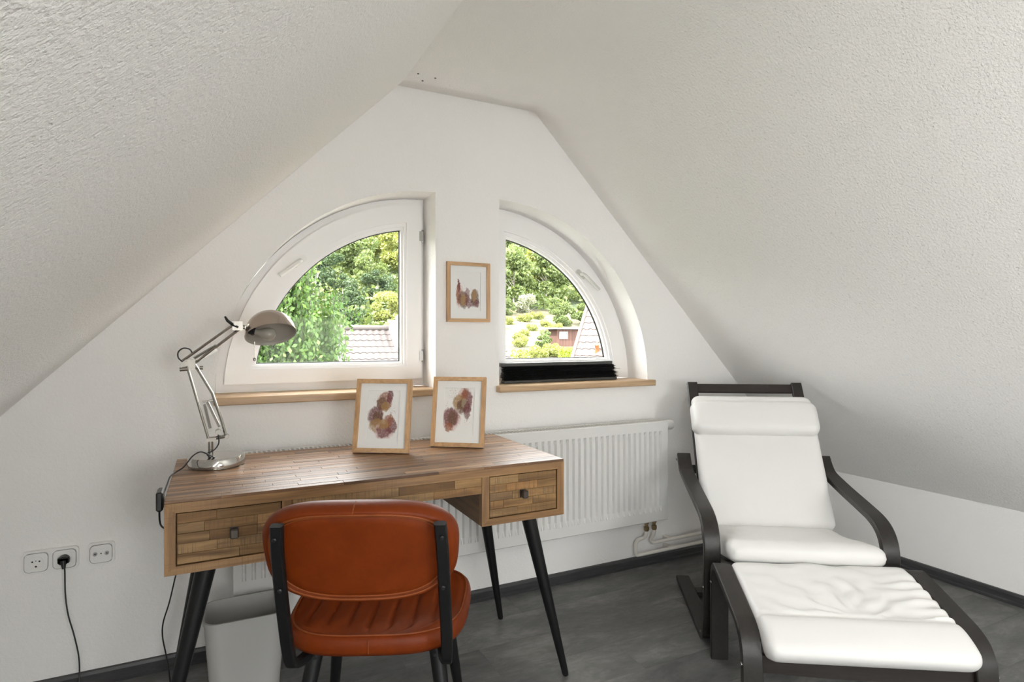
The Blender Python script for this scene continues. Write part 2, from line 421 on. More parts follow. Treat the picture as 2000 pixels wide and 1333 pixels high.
nR = [(math.cos(PI/2-PI/4*k/6), math.sin(PI/2-PI/4*k/6)) for k in range(7)]+[(s2, s2)]*4
xk = ER-EZ
eR = [(RX-fil+(xk-RX+fil)*k/3, EZ) for k in range(4)]+[(xk+(1.60-xk)*k/3, ER-(xk+(1.60-xk)*k/3)) for k in range(1, 4)]+[(1.72, ER-1.72), (2.30, ER-2.30), (2.90, SL_R-2.90), (KX_R+.01, SL_R-KX_R-.01)]
sheet('wall_right_slope', secR, nR, None, None, edge=eR)
ceil_o = bpy.data.objects['ceiling']
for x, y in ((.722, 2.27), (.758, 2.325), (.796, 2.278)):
    MB().lathe([(.0045, CZ-.0012), (.0032, CZ+.004)], 10, Matrix.Translation((x, y, 0))).build('drill_hole_shade', 'hole_shade', ceil_o)  # small dark disc on the ceiling, paints the shade of a drilled hole

# daylight openings behind the camera: roof windows and a glazed gable
portal('window_back_offscreen', (1.04, BY-.25, 1.0), (0, 1, 0), 1.08, 1.0)
def roof_window(name, sgn):
    o = thing(name, kind='structure')
    if sgn < 0: c = Vector((-.15, -1.0, -.15+SL_L)); u = Vector((s2, 0, s2)); n = Vector((-s2, 0, s2)); hl = .57/s2 
    else: c = Vector((2.01, -1.0, SL_R-2.01)); u = Vector((s2, 0, -s2)); n = Vector((s2, 0, s2)); hl = .29/s2
    M = Matrix.Translation(c+n*.05) @ Matrix(((u.x, 0, n.x, 0), (u.y, 1, n.y, 0), (u.z, 0, n.z, 0), (0, 0, 0, 1)))
    e = .05; W_ = .55
    MB().box((-hl, -W_, -.03), (hl, -W_+e, .03), M).box((-hl, W_-e, -.03), (hl, W_, .03), M).box((-hl, -W_+e, -.03), (-hl+e, W_-e, .03), M).box((hl-e, -W_+e, -.03), (hl, W_-e, .03), M).build('window_frame', 'window_white', o)
    MB().box((-hl+e, -W_+e, -.003), (hl-e, W_-e, .003), M).build('pane', 'pane_glass', o)
    portal('window_left_offscreen', c+n*.11, -n, 2*hl, 2*W_)
roof_window('window_3', -1)
o = thing('window_5', kind='structure', loc=(1.04, BY-.2, .50))
fr = MB()
for a, b in (((.50, BY-.2, .50), (.56, BY-.13, 1.50)), ((1.52, BY-.2, .50), (1.58, BY-.13, 1.50)), ((.56, BY-.2, .50), (1.52, BY-.13, .56)), ((.56, BY-.2, 1.44), (1.52, BY-.13, 1.50))): fr.box(a, b)
fr.build('window_frame', 'window_white', o)
MB().box((.56, BY-.17, .56), (1.52, BY-.164, 1.44)).build('pane', 'pane_glass', o)

# skirting boards
def skirt(prof, a, b, axis, name):
    m = MB()
    if axis == 'x': vs = [(a, WY-d, z) for d, z in prof]+[(b, WY-d, z) for d, z in prof]
    else: vs = [(KX_R-d, a, z) for d, z in prof]+[(KX_R-d, b, z) for d, z in prof]
    n = len(prof); fs = [tuple(range(n)), tuple(range(2*n-1, n-1, -1))]+[(i, (i+1) % n, n+(i+1) % n, n+i) for i in range(n)]
    return m.add(vs, fs).build(name, 'base_dark', kind='structure')
SK = [(0, 0), (.018, 0), (.018, .012), (.013, .016), (.013, .040), (.009, .050), (0, .052)]
skirt(SK, KX_L, KX_R, 'x', 'baseboard_window'); skirt(SK, BY, WY-.018, 'y', 'baseboard_right')

# ------------------------------------------------------------------ windows
def ring(m, A, B, y0, y1):
    n = len(A); vs = [(x, y0, z) for x, z in A]+[(x, y0, z) for x, z in B]+[(x, y1, z) for x, z in A]+[(x, y1, z) for x, z in B]
    fs = []
    for i in range(n):
        j = (i+1) % n
        fs += [(i, j, n+j, n+i), (2*n+j, 2*n+i, 3*n+i, 3*n+j), (j, i, 2*n+i, 2*n+j), (n+i, n+j, 3*n+j, 3*n+i)]
    return m.add(vs, fs)
def quarter_window(name, side, lab):
    cx, sg = WIN[side]
    o = thing(name, loc=(cx, 2.66, .978), kind='structure', label=lab)
    ring(MB(), quarter(side, .8685, .0015, .9785), quarter(side, .79, .05, 1.04), 2.650, 2.715).build('fixed_frame', 'window_white', o, smooth=True, angle=30)
    sa = ring(MB(), quarter(side, .838, .020, 1.013), quarter(side, .757, .090, 1.071), 2.622, 2.6495).build('sash', 'window_white', o, smooth=True, angle=30)
    ring(MB(), quarter(side, .757, .090, 1.071), quarter(side, .741, .101, 1.082), 2.632, 2.66).build('glazing_bead', 'window_white', sa, smooth=True, angle=30)
    ring(MB(), quarter(side, .741, .101, 1.082), quarter(side, .729, .112, 1.092), 2.645, 2.675).build('rebate', 'window_white', sa, smooth=True, angle=30)
    ring(MB(), quarter(side, .7295, .1115, 1.0915), quarter(side, .725, .116, 1.096), 2.664, 2.672).build('seal', 'black_plastic', sa, smooth=True, angle=30)
    MB().prism(quarter(side, .7285, .1125, 1.0925), 2.668, 2.671).build('pane', 'pane_glass', sa)
    # lever handle on the arched member
    hc = (.288, 1.496) if side == 'l' else (1.755, 1.500)
    ang = math.atan2(.079, .097) if side == 'l' else math.atan2(-.098, .122)
    M = Matrix.Translation((hc[0], 2.622, hc[1])) @ Matrix.Rotation(-ang, 4, 'Y')
    hd = MB().prism(rrect(.062, .026, .008, 4, (.040 if side == 'l' else -.050)), -.009, .0, M=M).build('handle', 'plastic_white' if side == 'l' else 'hinge_metal_light', o, smooth=True)
    e = .040 if side == 'l' else -.050; f_ = -.065 if side == 'l' else .075
    MB().tube([M @ Vector(p) for p in ((e, -.006, 0), (e, -.028, 0), (e+(f_-e)*.10, -.036, 0), (f_, -.034, 0))], [.009, .009, .009, .0085], 8).build('lever', 'plastic_white' if side == 'l' else 'hinge_metal_light', hd, smooth=True, angle=60)
    if side == 'l':
        for z in (1.667, 1.117):
            MB().lathe([(.006, -.030), (.0068, -.028), (.0068, .028), (.006, .030)], 10, Matrix.Translation((.856, 2.626, z))).lathe([(.0074, -.004), (.0074, .004)], 10, Matrix.Translation((.856, 2.626, z))).box((.840, 2.6195, z-.022), (.856, 2.6255, z+.022)).build('hinge', 'hinge_metal', o, smooth=True)
    # timber sill with a rounded nose
    a, b = (.0018, .8682) if side == 'l' else (1.1818, 2.0482)
    na, nb = (-.004, .862) if side == 'l' else (1.163, 2.075)
    sm = MB().cbox((na, 2.444, .948), (nb, WY-.0006, .978), .004).box((a, WY-.0006, .9485), (b, 2.6490, .978))
    sm.build('window_sill', 'sill_wood', o)
    return o
plain('hinge_metal_light', (.60, .59, .57), .35, .3)
quarter_window('window_1', 'l', 'white quarter-round window with hinges, above the desk lamp')
quarter_window('window_2', 'r', 'white quarter-round window with folded black blind on its sill')

# ------------------------------------------------------------------ radiator and pipes
rad = thing('radiator', 'long white ribbed panel radiator under the windows', 'radiator', (1.0675, 2.40, .267))
RX0, RX1, RZ0, RZ1, RYF = .06, 2.075, .267, .773, 2.356
pitch = (RX1-RX0-.05)/60
xs = [RX0, RX0+.012]
for k in range(60):
    x = RX0+.025+k*pitch; xs += [x+pitch*q for q in (.06, .22, .38, .54, .72, .90)]
xs += [RX1-.012, RX1]
def rib(x):
    u = (x-RX0-.025)/pitch
    if u < 0 or u > 60: return 0
    q = u % 1; return .0135*smooth01(.06, .22, q)*(1-smooth01(.38, .54, q)) if q < .60 else 0
zs = [(RZ0, 0), (RZ0+.004, 0), (RZ0+.050, 0), (RZ0+.075, 1), (RZ1-.070, 1), (RZ1-.048, 0), (RZ1-.004, 0), (RZ1, 0)]
m = MB(); vs = []; fs = []
for z, on in zs:
    for x in xs: vs.append((x, RYF+rib(x)*on*1.0+(.004 if z in (RZ0, RZ1) else 0), z))
n = len(xs)
for i in range(len(zs)-1):
    for j in range(n-1): fs.append((i*n+j, i*n+j+1, (i+1)*n+j+1, (i+1)*n+j))
m.add(vs, fs).build('front_panel', 'rad_white', rad, smooth=True, angle=16)
MB().box((RX0+.02, 2.425, RZ0+.01), (RX1-.02, 2.437, RZ1-.008)).build('back_panel', 'rad_white', rad)
for x in (RX0, RX1-.004): MB().cbox((x, RYF+.004, RZ0+.004), (x+.004, 2.445, RZ1), .001).build('side_panel', 'rad_white', rad)
m = MB().box((RX0+.004, RYF+.003, RZ1-.004), (RX1-.004, RYF+.012, RZ1+.001)).box((RX0+.004, 2.425, RZ1-.004), (RX1-.004, 2.445, RZ1+.001))
gr = m.build('top_grille', 'rad_white', rad)
k = 0; x = RX0+.01
sl = MB()
while x < RX1-.015:
    sl.box((x, RYF+.012, RZ1-.014), (x+.007, 2.425, RZ1+.0005)); x += .0168
sl.build('grille_slats', 'rad_white', gr, kind='stuff')
MB().box((RX0+.02, RYF+.018, RZ0+.02), (RX1-.02, 2.424, RZ1-.05)).build('convector', 'rad_white', rad)
for x in (.5, 1.6): MB().box((x, 2.445, RZ0+.1), (x+.03, WY-.0005, RZ1-.1)).build('bracket', 'rad_white', rad)
# thermostat head
Mv = Matrix.Translation((RX1+.004, 2.405, RZ1-.028)) @ Matrix.Rotation(PI/2, 4, 'Y')
vl = MB().lathe([(.010, -.004), (.010, .014), (.020, .016), (.020, .022), (.0245, .026), (.0265, .052), (.023, .064), (.006, .068)], 20, Mv).build('thermostat', 'plastic_white', rad, smooth=True)
for x in (2.035, 1.985):
    MB().lathe([(.011, .205), (.014, .212), (.014, .226), (.009, .230), (.009, .240), (.013, .243), (.013, .256), (.010, RZ0+.012)], 10, Matrix.Translation((x, 2.415, 0))).build('valve', 'brass', rad, smooth=True)
for (x, zlow, y, lab) in ((2.035, .127, 2.440, 'upper white painted heating pipe running along the wall from the radiator'), (1.985, .082, 2.432, 'lower white painted heating pipe bending down to the skirting board')):
    if zlow > .1: pts = [(x, 2.415, .206), (x, 2.42, .180), (x, y, zlow+.02), (x+.006, y, zlow+.006), (x+.02, y, zlow)]
    else: pts = [(x, 2.415, .206), (x, 2.42, .180), (x-.01, y, .165), (x-.04, y, .160), (x-.052, y, .150), (x-.056, y, .135), (x-.056, y, zlow+.02), (x-.050, y, zlow+.006), (x-.036, y, zlow)]
    pts = pts+[(x+.08, y, zlow), (x+.4, y, zlow), (x+.8, y, zlow), (KX_R-.04, y, zlow)]
    pp = MB().tube(catmull(pts, 4), .0095, 10).build('heating_pipe', 'pipe_white', smooth=True, angle=60, label=lab, cat='pipe', group='heating pipes under the radiator', loc=(2.5, y, zlow))
    MB().cbox((2.150, y+.004, zlow-.012), (2.172, WY-.0008, zlow+.012), .002).build('pipe_clip', 'pipe_white', pp)

# ------------------------------------------------------------------ sockets
def sock_plate(m, cx, cz, w, h, y0, y1, r=.012): return m.prism(rrect(w, h, r, 6, cx, cz), y0, y1)
ds = thing('double_socket', 'white double wall socket with a black plug in one side', 'socket', (-.493, WY, .452))
HO = lambda cx, cz: rrect(.0660, .0640, .014, 6, cx, cz)      # opening of the cover frame, a real 2 mm gap round the insert
MB().prism(rrect(.155, .078, .012, 6, -.4935, .4515), WY-.010, WY-.0003, [HO(-.532, .4515), HO(-.455, .4515)]).build('cover_frame', 'plastic_white', ds, smooth=True, angle=30)
for cx in (-.532, -.455):
    ins = sock_plate(MB(), cx, .4515, .0620, .0600, WY-.0125, WY-.0004, .013).build('insert', 'plastic_white', ds, smooth=True, angle=30)
    Ms = Matrix.Translation((cx, WY-.0126, .4515)) @ Matrix.Rotation(PI/2, 4, 'X')
    MB().lathe([(.0205, -.001), (.0205, .0016), (.0185, .0016), (.0185, .0002)], 28, Ms, caps=False).lathe([(.0185, 0), (.0185, .0003)], 28, Ms).build('well', 'plastic_white', ins, smooth=True)
    if cx < -.5:
        for dx, dz, rr in ((-.0095, .004, .0028), (.0095, .004, .0028), (0, .006, .0016), (0, -.0125, .0032)):
            MB().lathe([(rr, .0003), (rr*.8, .0009)], 10, Ms @ Matrix.Translation((dx, dz, 0))).build('contact_hole_shade', 'black_plastic', ins)  # no recess: black disc paints the shade inside each contact hole
an = thing('antenna_socket', 'white wall antenna socket with two round jacks beside the double socket', 'socket', (-.352, WY, .453))
MB().prism(rrect(.078, .078, .012, 6, -.352, .4525), WY-.010, WY-.0003, [HO(-.352, .4525)]).build('cover_frame', 'plastic_white', an, smooth=True, angle=30)
ins = sock_plate(MB(), -.352, .4525, .0620, .0600, WY-.0125, WY-.0004, .013).build('insert', 'plastic_white', an, smooth=True, angle=30)
for dx, rr in ((-.017, .0065), (.017, .0065), (0, .0022)):
    Ms = Matrix.Translation((-.352+dx, WY-.0126, .4535)) @ Matrix.Rotation(PI/2, 4, 'X')
    if rr > .004:
        j = MB().lathe([(rr, 0), (rr, .004), (rr*.72, .004), (rr*.72, .0015)], 16, Ms, caps=False).lathe([(rr*.72, .001), (rr*.72, .0015)], 16, Ms).build('jack', 'hinge_metal', ins, smooth=True)
        MB().lathe([(rr*.35, .001), (rr*.35, .0035)], 10, Ms).build('pin', 'black_plastic', j)
    else: MB().lathe([(rr, 0), (rr, .001)], 10, Ms).build('screw', 'black_plastic', ins)

# ------------------------------------------------------------------ desk
DX0, DX1, DY0, DY1, DZ0, DZ1 = -.1164, 1.0836, 1.7594, 2.345, .588, .7816
desk = thing('desk', 'reclaimed wood desk with two drawers and splayed black legs', 'desk', ((DX0+DX1)/2, (DY0+DY1)/2, 0))
TT = .022
core = MB().box((DX0+.002, DY0+.028, DZ1-.034), (DX1-.002, DY1-.002, DZ1-.008)).build('top_board', 'teak_side', desk)
rows = 22; rw = (DY1-DY0)/rows
for i in range(rows):
    x = DX0; y0 = DY0+i*rw; first = True
    while x < DX1-.001:
        L = R_.uniform(.14, .42) if not first else R_.uniform(.05, .30); first = False
        xb = min(x+L, DX1)
        if DX1-xb < .05: xb = DX1
        dz = R_.uniform(-.0004, .0004)
        MB().cbox((x+.0002, y0+.0001, DZ1-.008), (xb-.0002, y0+rw-.0001, DZ1+dz-.0002), .0007).build('plank', 'teak_top', desk)
        x = xb
BW = .310                                     # drawer box width
def mitre(m, pts, y0, y1): m.prism(pts, y0, y1); return m
def drawer_unit(xa, xb, kx):
    u = thing_part = None
    TZ = DZ1-.0085; fr_t, fr_s, fr_b = .0335, .026, .022
    # carcass sides, bottom, back
    MB().box((xa, DY0+.022, DZ0), (xa+.016, DY1-.03, DZ1-.034)).build('carcass_side', 'teak_side', desk)
    MB().box((xb-.016, DY0+.022, DZ0), (xb, DY1-.03, DZ1-.034)).build('carcass_side', 'teak_side', desk)
    MB().box((xa+.016, DY0+.022, DZ0), (xb-.016, DY1-.03, DZ0+.014)).build('carcass_bottom', 'teak_side', desk)
    MB().box((xa+.016, DY1-.044, DZ0+.014), (xb-.016, DY1-.03, DZ1-.034)).build('carcass_back', 'teak_side', desk)
    # mitred front frame
    zi0, zi1 = DZ0+fr_b, DZ1-fr_t; xi0, xi1 = xa+fr_s, xb-fr_s
    MB().prism([(xa, DZ0), (xb, DZ0), (xi1, zi0), (xi0, zi0)], DY0, DY0+.022).build('frame_rail', 'teak_rail', desk)
    MB().prism([(xa, DZ0), (xi0, zi0), (xi0, zi1), (xa, TZ-.0002 if xa < .5 else zi1)], DY0, DY0+.022).build('frame_rail', 'teak_rail_up', desk)
    MB().prism([(xb, DZ0), (xi1, zi0), (xi1, zi1), (xb, TZ-.0002 if xb > .5 else zi1)], DY0, DY0+.022).build('frame_rail', 'teak_rail_up', desk)
    # drawer: board with glued blocks on its face, and a square knob
    g = .003
    dr = MB().box((xi0+g, DY0+.012, zi0+g), (xi1-g, DY0+.026, zi1-g)).build('drawer', 'teak_side', desk)
    MB().box((xi0, DY0+.0255, zi0), (xi1, DY0+.027, zi1)).build('drawer_gap', 'teak_side', desk)
    nr = 5; hh = (zi1-zi0-2*g)/nr
    for r in range(nr):
        x = xi0+g; first = True
        while x < xi1-g-.001:
            L = R_.uniform(.05, .15) if first else R_.uniform(.09, .2); first = False
            xe = min(x+L, xi1-g)
            if xi1-g-xe < .03: xe = xi1-g
            z = zi0+g+r*hh
            MB().cbox((x+.0002, DY0+.0022+R_.uniform(0, .0014), z+.0002), (xe-.0002, DY0+.012, z+hh-.0002), .0007).build('block', 'teak_front', dr)
            x = xe
    kz = .6795
    MB().cbox((kx-.011, DY0-.0005, kz-.014), (kx+.011, DY0+.0022, kz+.014), .0008).box((kx-.005, DY0-.010, kz-.005), (kx+.005, DY0, kz+.005)).cbox((kx-.0105, DY0-.022, kz-.0125), (kx+.0105, DY0-.009, kz+.0125), .003).build('knob', 'knob_metal', dr)
drawer_unit(DX0, DX0+BW, .047); drawer_unit(DX1-BW, DX1, .924)
# long top rail across the front (mitred ends) and apron between the drawer boxes
MB().prism([(DX0, DZ1-.0082), (DX1, DZ1-.0082), (DX1-.026, DZ1-.0335), (DX0+.026, DZ1-.0335)], DY0, DY0+.022).build('frame_rail', 'teak_rail', desk)
for z0, z1, cuts in ((.6950, .7205, (.195, .36, .61, .7735)), (.7205, .7478, (.195, .50, .68, .7735))):
    for a, b in zip(cuts[:-1], cuts[1:]):
        MB().cbox((a+.0003, DY0+.0008, z0+.0002), (b-.0003, DY0+.022, z1-.0002), .0007).build('block', 'teak_front', desk)
MB().box((DX0+BW, DY0+.022, .700), (DX1-BW, DY0+.040, DZ1-.034)).build('apron', 'teak_side', desk)
for tx, ty, fx, fy in ((.985, 1.845, 1.117, 1.800), (.985, 2.255, 1.092, 2.285), (-.017, 1.845, -.150, 1.795), (-.017, 2.255, -.128, 2.285)):
    lg = MB(); P0 = Vector((fx, fy, 0)); P1 = Vector((tx, ty, DZ0))
    lg.tube([P0, P0+(P1-P0)*.015, P0+(P1-P0)*.5, P1], [.0095, .0115, .019, .0265], 18).build('leg', 'black_metal', desk, smooth=True, angle=50)

# ------------------------------------------------------------------ waste bin
bn = thing('waste_bin', 'pale grey plastic waste bin standing under the desk', 'bin', (.092, 2.200, 0))
def bin_sec(z, inset=0):
    k = z/.29; w = .205+.045*k-2*inset; d = .165+.035*k-2*inset
    return [(x+.092, y+2.200, z) for x, y in rrect(w, d, .045-inset*.5, 7)]
m = MB(); rings = [bin_sec(z) for z in (.002, .06, .12, .18, .24, .278)]+[[(.092+(x-.092)*1.02, 2.2+(y-2.2)*1.02, .279) for x, y, z in bin_sec(.279)], [(.092+(x-.092)*1.02, 2.2+(y-2.2)*1.02, .29) for x, y, z in bin_sec(.29)], bin_sec(.29, .004)]+[bin_sec(z, .004) for z in (.24, .12, .012)]
n = len(rings[0]); vs = [p for r in rings for p in r]; fs = []
for i in range(len(rings)-1):
    for j in range(n): fs.append((i*n+j, i*n+(j+1) % n, (i+1)*n+(j+1) % n, (i+1)*n+j))
fs.append(tuple(range(n-1, -1, -1))); fs.append(tuple((len(rings)-1)*n+j for j in range(n)))
m.add(vs, fs).build('bin_body', 'bin_plastic', bn, smooth=True, angle=35)
bn.name = 'waste_bin'

# ------------------------------------------------------------------ pictures
def art(name, blobs, specks):
    t = NT(name); tc = t.n('ShaderNodeTexCoord'); uv = tc.outputs['UV']
    nz = t.n('ShaderNodeTexNoise'); t.l(uv, nz.inputs['Vector']); nz.inputs['Scale'].default_value = 7; nz.inputs['Detail'].default_value = 6; nz.inputs['Roughness'].default_value = .65
    sub = t.n('ShaderNodeVectorMath', operation='SUBTRACT'); t.l(nz.outputs['Color'], sub.inputs[0]); sub.inputs[1].default_value = (.5, .5, .5)
    scl = t.n('ShaderNodeVectorMath', operation='SCALE'); t.l(sub.outputs[0], scl.inputs[0]); scl.inputs['Scale'].default_value = .22
    wv = t.n('ShaderNodeVectorMath', operation='ADD'); t.l(uv, wv.inputs[0]); t.l(scl.outputs[0], wv.inputs[1])
    tex = t.noise(uv, 26, 5, .7)
    c = (.80, .795, .775); first = True
    for cx, cy, rx, ry, col, op in blobs:
        mp = t.n('ShaderNodeMapping'); mp.vector_type = 'POINT'; rx *= 1.18; ry *= 1.18; mp.inputs['Location'].default_value = (-cx/rx, -cy/ry, 0); mp.inputs['Scale'].default_value = (1/rx, 1/ry, 0)
        t.l(wv.outputs[0], mp.inputs[0]); ln = t.n('ShaderNodeVectorMath', operation='LENGTH'); t.l(mp.outputs[0], ln.inputs[0])
        mask = t.ramp(ln.outputs['Value'], [(.78, (1, 1, 1)), (1.0, (0, 0, 0))])
        tx = t.ramp(tex, [(.28, (.55, .55, .55)), (.55, (1, 1, 1))])
        c = t.mix(t.math('MULTIPLY', t.math('MULTIPLY', mask, tx), op), c, col)
    for cx, cy, r in specks:
        mp = t.n('ShaderNodeMapping'); mp.inputs['Location'].default_value = (-cx/r, -cy/r, 0); mp.inputs['Scale'].default_value = (1/r, 1/r, 0)
        t.l(uv, mp.inputs[0]); ln = t.n('ShaderNodeVectorMath', operation='LENGTH'); t.l(mp.outputs[0], ln.inputs[0])
        mask = t.ramp(ln.outputs['Value'], [(.4, (1, 1, 1)), (1.0, (0, 0, 0))])
        st = t.ramp(t.noise(uv, 34, 4, .6), [(.56, (0, 0, 0)), (.66, (1, 1, 1))])
        c = t.mix(t.math('MULTIPLY', mask, t.math('MULTIPLY', st, .8)), c, (.28, .19, .13))
    t.color(c); t.set(Roughness=.8)
MAR, BRN, OCH, RUST, PNK = (.165, .045, .050), (.155, .080, .045), (.36, .21, .075), (.30, .10, .045), (.55, .33, .30)
art('print_wall', [(.17, .38, .14, .26, PNK, .6), (.14, .45, .085, .26, RUST, .9), (.14, .62, .05, .14, MAR, .9), (.32, .30, .20, .20, BRN, .85), (.34, .28, .12, .13, OCH, .85), (.46, .46, .10, .12, MAR, .7), (.56, .22, .18, .12, MAR, .8), (.76, .34, .15, .20, BRN, .9), (.74, .40, .08, .12, OCH, .8), (.84, .22, .09, .10, MAR, .8)], [(.30, .62, .14), (.62, .52, .12)])
art('print_left', [(.52, .76, .21, .17, RUST, .85), (.44, .72, .15, .13, BRN, .85), (.68, .86, .09, .14, MAR, .9), (.54, .66, .10, .10, OCH, .85), (.28, .47, .22, .18, MAR, .9), (.34, .46, .13, .11, BRN, .9), (.30, .28, .20, .13, OCH, .8), (.55, .16, .26, .16, PNK, .6), (.55, .17, .20, .13, MAR, .85), (.74, .28, .17, .15, MAR, .9), (.66, .38, .12, .11, RUST, .85), (.52, .30, .13, .10, OCH, .9)], [(.30, .80, .16), (.80, .56, .16), (.82, .20, .12)])
art('print_right', [(.66, .76, .20, .24, PNK, .6), (.72, .70, .17, .24, MAR, .85), (.66, .82, .11, .12, RUST, .9), (.48, .68, .17, .16, OCH, .9), (.58, .58, .14, .14, BRN, .9), (.66, .66, .09, .10, (.34, .28, .20), .8), (.76, .52, .10, .18, MAR, .8), (.26, .32, .28, .22, PNK, .6), (.26, .36, .23, .20, MAR, .88), (.30, .34, .14, .14, BRN, .85), (.20, .16, .12, .10, RUST, .85)], [(.30, .86, .22), (.80, .92, .12), (.76, .28, .16), (.12, .64, .10)])
def picture(name, label, M, printmat, stand, group):
    """frame .21 x .27 in its own plane: x right, z up, front faces -y; M maps to the world"""
    w, h, b, d = .208, .268, .0155, .018
    loc = M.translation
    o = thing(name, label, 'picture', tuple(loc), 0, group)
    T = M
    for pts, mt in (([(-w/2, 0), (w/2, 0), (w/2-b, b), (-w/2+b, b)], 'oak_frame'), ([(-w/2, h), (-w/2+b, h-b), (w/2-b, h-b), (w/2, h)], 'oak_frame'),
                    ([(-w/2, 0), (-w/2+b, b), (-w/2+b, h-b), (-w/2, h)], 'oak_frame_up'), ([(w/2, 0), (w/2, h), (w/2-b, h-b), (w/2-b, b)], 'oak_frame_up')):
        MB().prism(pts, -d, 0, M=T).build('frame_rail', mt, o)
    mw, mh = .060, .088; zc = h/2+.004
    hole = [(-mw, zc-mh), (mw, zc-mh), (mw, zc+mh), (-mw, zc+mh)]
    MB().prism([(-w/2+b, b), (w/2-b, b), (w/2-b, h-b), (-w/2+b, h-b)], -.0085, -.0062, [hole], M=T).build('mat_board', 'mat_board', o)
    m = MB(); e = .003
    m.add([T @ Vector(p) for p in ((-mw-e, -.0045, zc-mh-e), (mw+e, -.0045, zc-mh-e), (mw+e, -.0045, zc+mh+e), (-mw-e, -.0045, zc+mh+e), (-mw-e, -.0035, zc-mh-e), (mw+e, -.0035, zc-mh-e), (mw+e, -.0035, zc+mh+e), (-mw-e, -.0035, zc+mh+e))],
          [(0, 1, 2, 3), (7, 6, 5, 4), (0, 4, 5, 1), (1, 5, 6, 2), (2, 6, 7, 3), (3, 7, 4, 0)])
    m.uv = [(0, 0), (1, 0), (1, 1), (0, 1)]*2
    m.build('art_print', printmat, o)
    MB().box((-w/2+b, -.0030, b), (w/2-b, -.0005, h-b), T).build('backing', 'board_back', o)
    MB().box((-w/2+b, -.0120, b), (w/2-b, -.0108, h-b), T).build('glazing', 'picture_glass', o)
    if stand:
        tilt = stand
        top = T @ Vector((0, 0, h*.62)); foot = Vector((top.x, top.y, DZ1+.002)) + (T.to_3x3() @ Vector((0, 1, 0))).normalized()*.055; foot.z = DZ1+.0015
        m = MB(); side = (T.to_3x3() @ Vector((1, 0, 0))).normalized()*.022
        nn = (foot-top).cross(side).normalized()*.0015
        vs = [top-side*.6, top+side*.6, foot+side, foot-side]; m.add([p-nn for p in vs]+[p+nn for p in vs], [(0, 1, 2, 3), (7, 6, 5, 4), (0, 4, 5, 1), (1, 5, 6, 2), (2, 6, 7, 3), (3, 7, 4, 0)])
        m.build('easel_leg', 'board_back', o)
    return o
picture('framed_print', 'small framed brown blot print hanging on the wall between the windows', Matrix.Translation((1.0225, WY-.0004, 1.271)), 'print_wall', 0, 'framed abstract prints')
def lean(p0, p1, tilt):
    ang = math.atan2(p1[1]-p0[1], p1[0]-p0[0]); c = ((p0[0]+p1[0])/2, (p0[1]+p1[1])/2)
    back = Vector((-math.sin(ang), math.cos(ang)))*.018*math.cos(tilt)
    return Matrix.Translation((c[0]+back.x, c[1]+back.y, DZ1+.0005+.018*math.sin(tilt)*0)) @ Matrix.Rotation(ang, 4, 'Z') @ Matrix.Rotation(-tilt, 4, 'X')
picture('framed_print', 'framed print of three clustered blots, standing on the desk nearer the lamp', lean((.441, 2.184), (.625, 2.071), .21), 'print_left', .21, 'framed abstract prints')
picture('framed_print', 'framed print of two diagonal blots, standing on the desk farther from the lamp', lean((.735, 2.170), (.908, 2.048), .20), 'print_right', .20, 'framed abstract prints')

# ------------------------------------------------------------------ pleated blind on the right sill
bl = thing('pleated_blind', 'black pleated blind folded down onto the window sill', 'blind', (1.56, 2.585, .979))
MB().cbox((1.228, 2.560, 1.060), (1.878, 2.588, 1.077), .002).build('top_rail', 'blind_rail', bl)
MB().cbox((1.240, 2.556, .9785), (1.905, 2.592, .992), .002).build('bottom_rail', 'blind_rail', bl)
m = MB(); NP = 13; vs = []; fs = []
prof = []
for k in range(NP*2+1):
    z = .992+(1.060-.992)*k/(NP*2); prof.append((k % 2, z))
for i, (o_, z) in enumerate(prof):
    fr = i/(len(prof)-1); jl, jr = R_.uniform(-.006, .006), R_.uniform(-.008, .008)
    yo = .010 if o_ else -.004
    xa, xb = 1.240-.012*fr*0+jl, 1.902-.02*fr+jr+(.012 if o_ else 0)
    vs += [(xa, 2.566-yo, z), (xb, 2.566-yo, z+R_.uniform(-.002, .002)), (xb, 2.582+yo, z), (xa, 2.582+yo, z)]
for i in range(len(prof)-1):
    for j in range(4): fs.append((i*4+j, i*4+(j+1) % 4, i*4+4+(j+1) % 4, i*4+4+j))
m.add(vs, fs).build('pleats', 'blind_black', bl)
MB().tube([(1.897, 2.573, 1.03), (1.918, 2.572, 1.035), (1.935, 2.571, 1.034)], .0007, 5).build('blind_cord', 'black_plastic', bl)

# ------------------------------------------------------------------ desk lamp
LX_, LY_ = .006, 2.185
lamp = thing('desk_lamp', 'polished nickel articulated desk lamp with dome shade on the desk', 'lamp', (LX_, LY_, DZ1))
TZ = DZ1+.0004
Mb = Matrix.Translation((LX_, LY_, TZ))
MB().lathe([(.083, 0), (.0855, .003), (.0855, .026), (.081, .0325), (.0, .0335)], 40, Mb, caps=False).lathe([(.0, 0), (.086, 0)], 40, Mb, caps=False).build('base', 'chrome', lamp, smooth=True, angle=35)
px, py = -.012, LY_
MB().lathe([(.008, TZ+.022), (.008, .862), (.010, .864), (.010, .872)], 14, Matrix.Translation((px, py, 0))).build('stem', 'nickel', lamp, smooth=True)
def bar(m, a, b, r=.0042, n=8, oy=0): return m.tube([(a[0], py+oy, a[1]), (b[0], py+oy, b[1])], r, n)
A0, A1 = (-.018, .868), (-.082, 1.118)        # lower arm, rear rod
B0, B1 = (.034, .872), (-.060, 1.118)         # lower arm, front rod
for a, b, q in ((A0, A1, -.010), (A0, A1, .010)):
    bar(MB(), a, b, .0038, oy=q).build('lower_arm_rod', 'nickel', lamp, smooth=True)
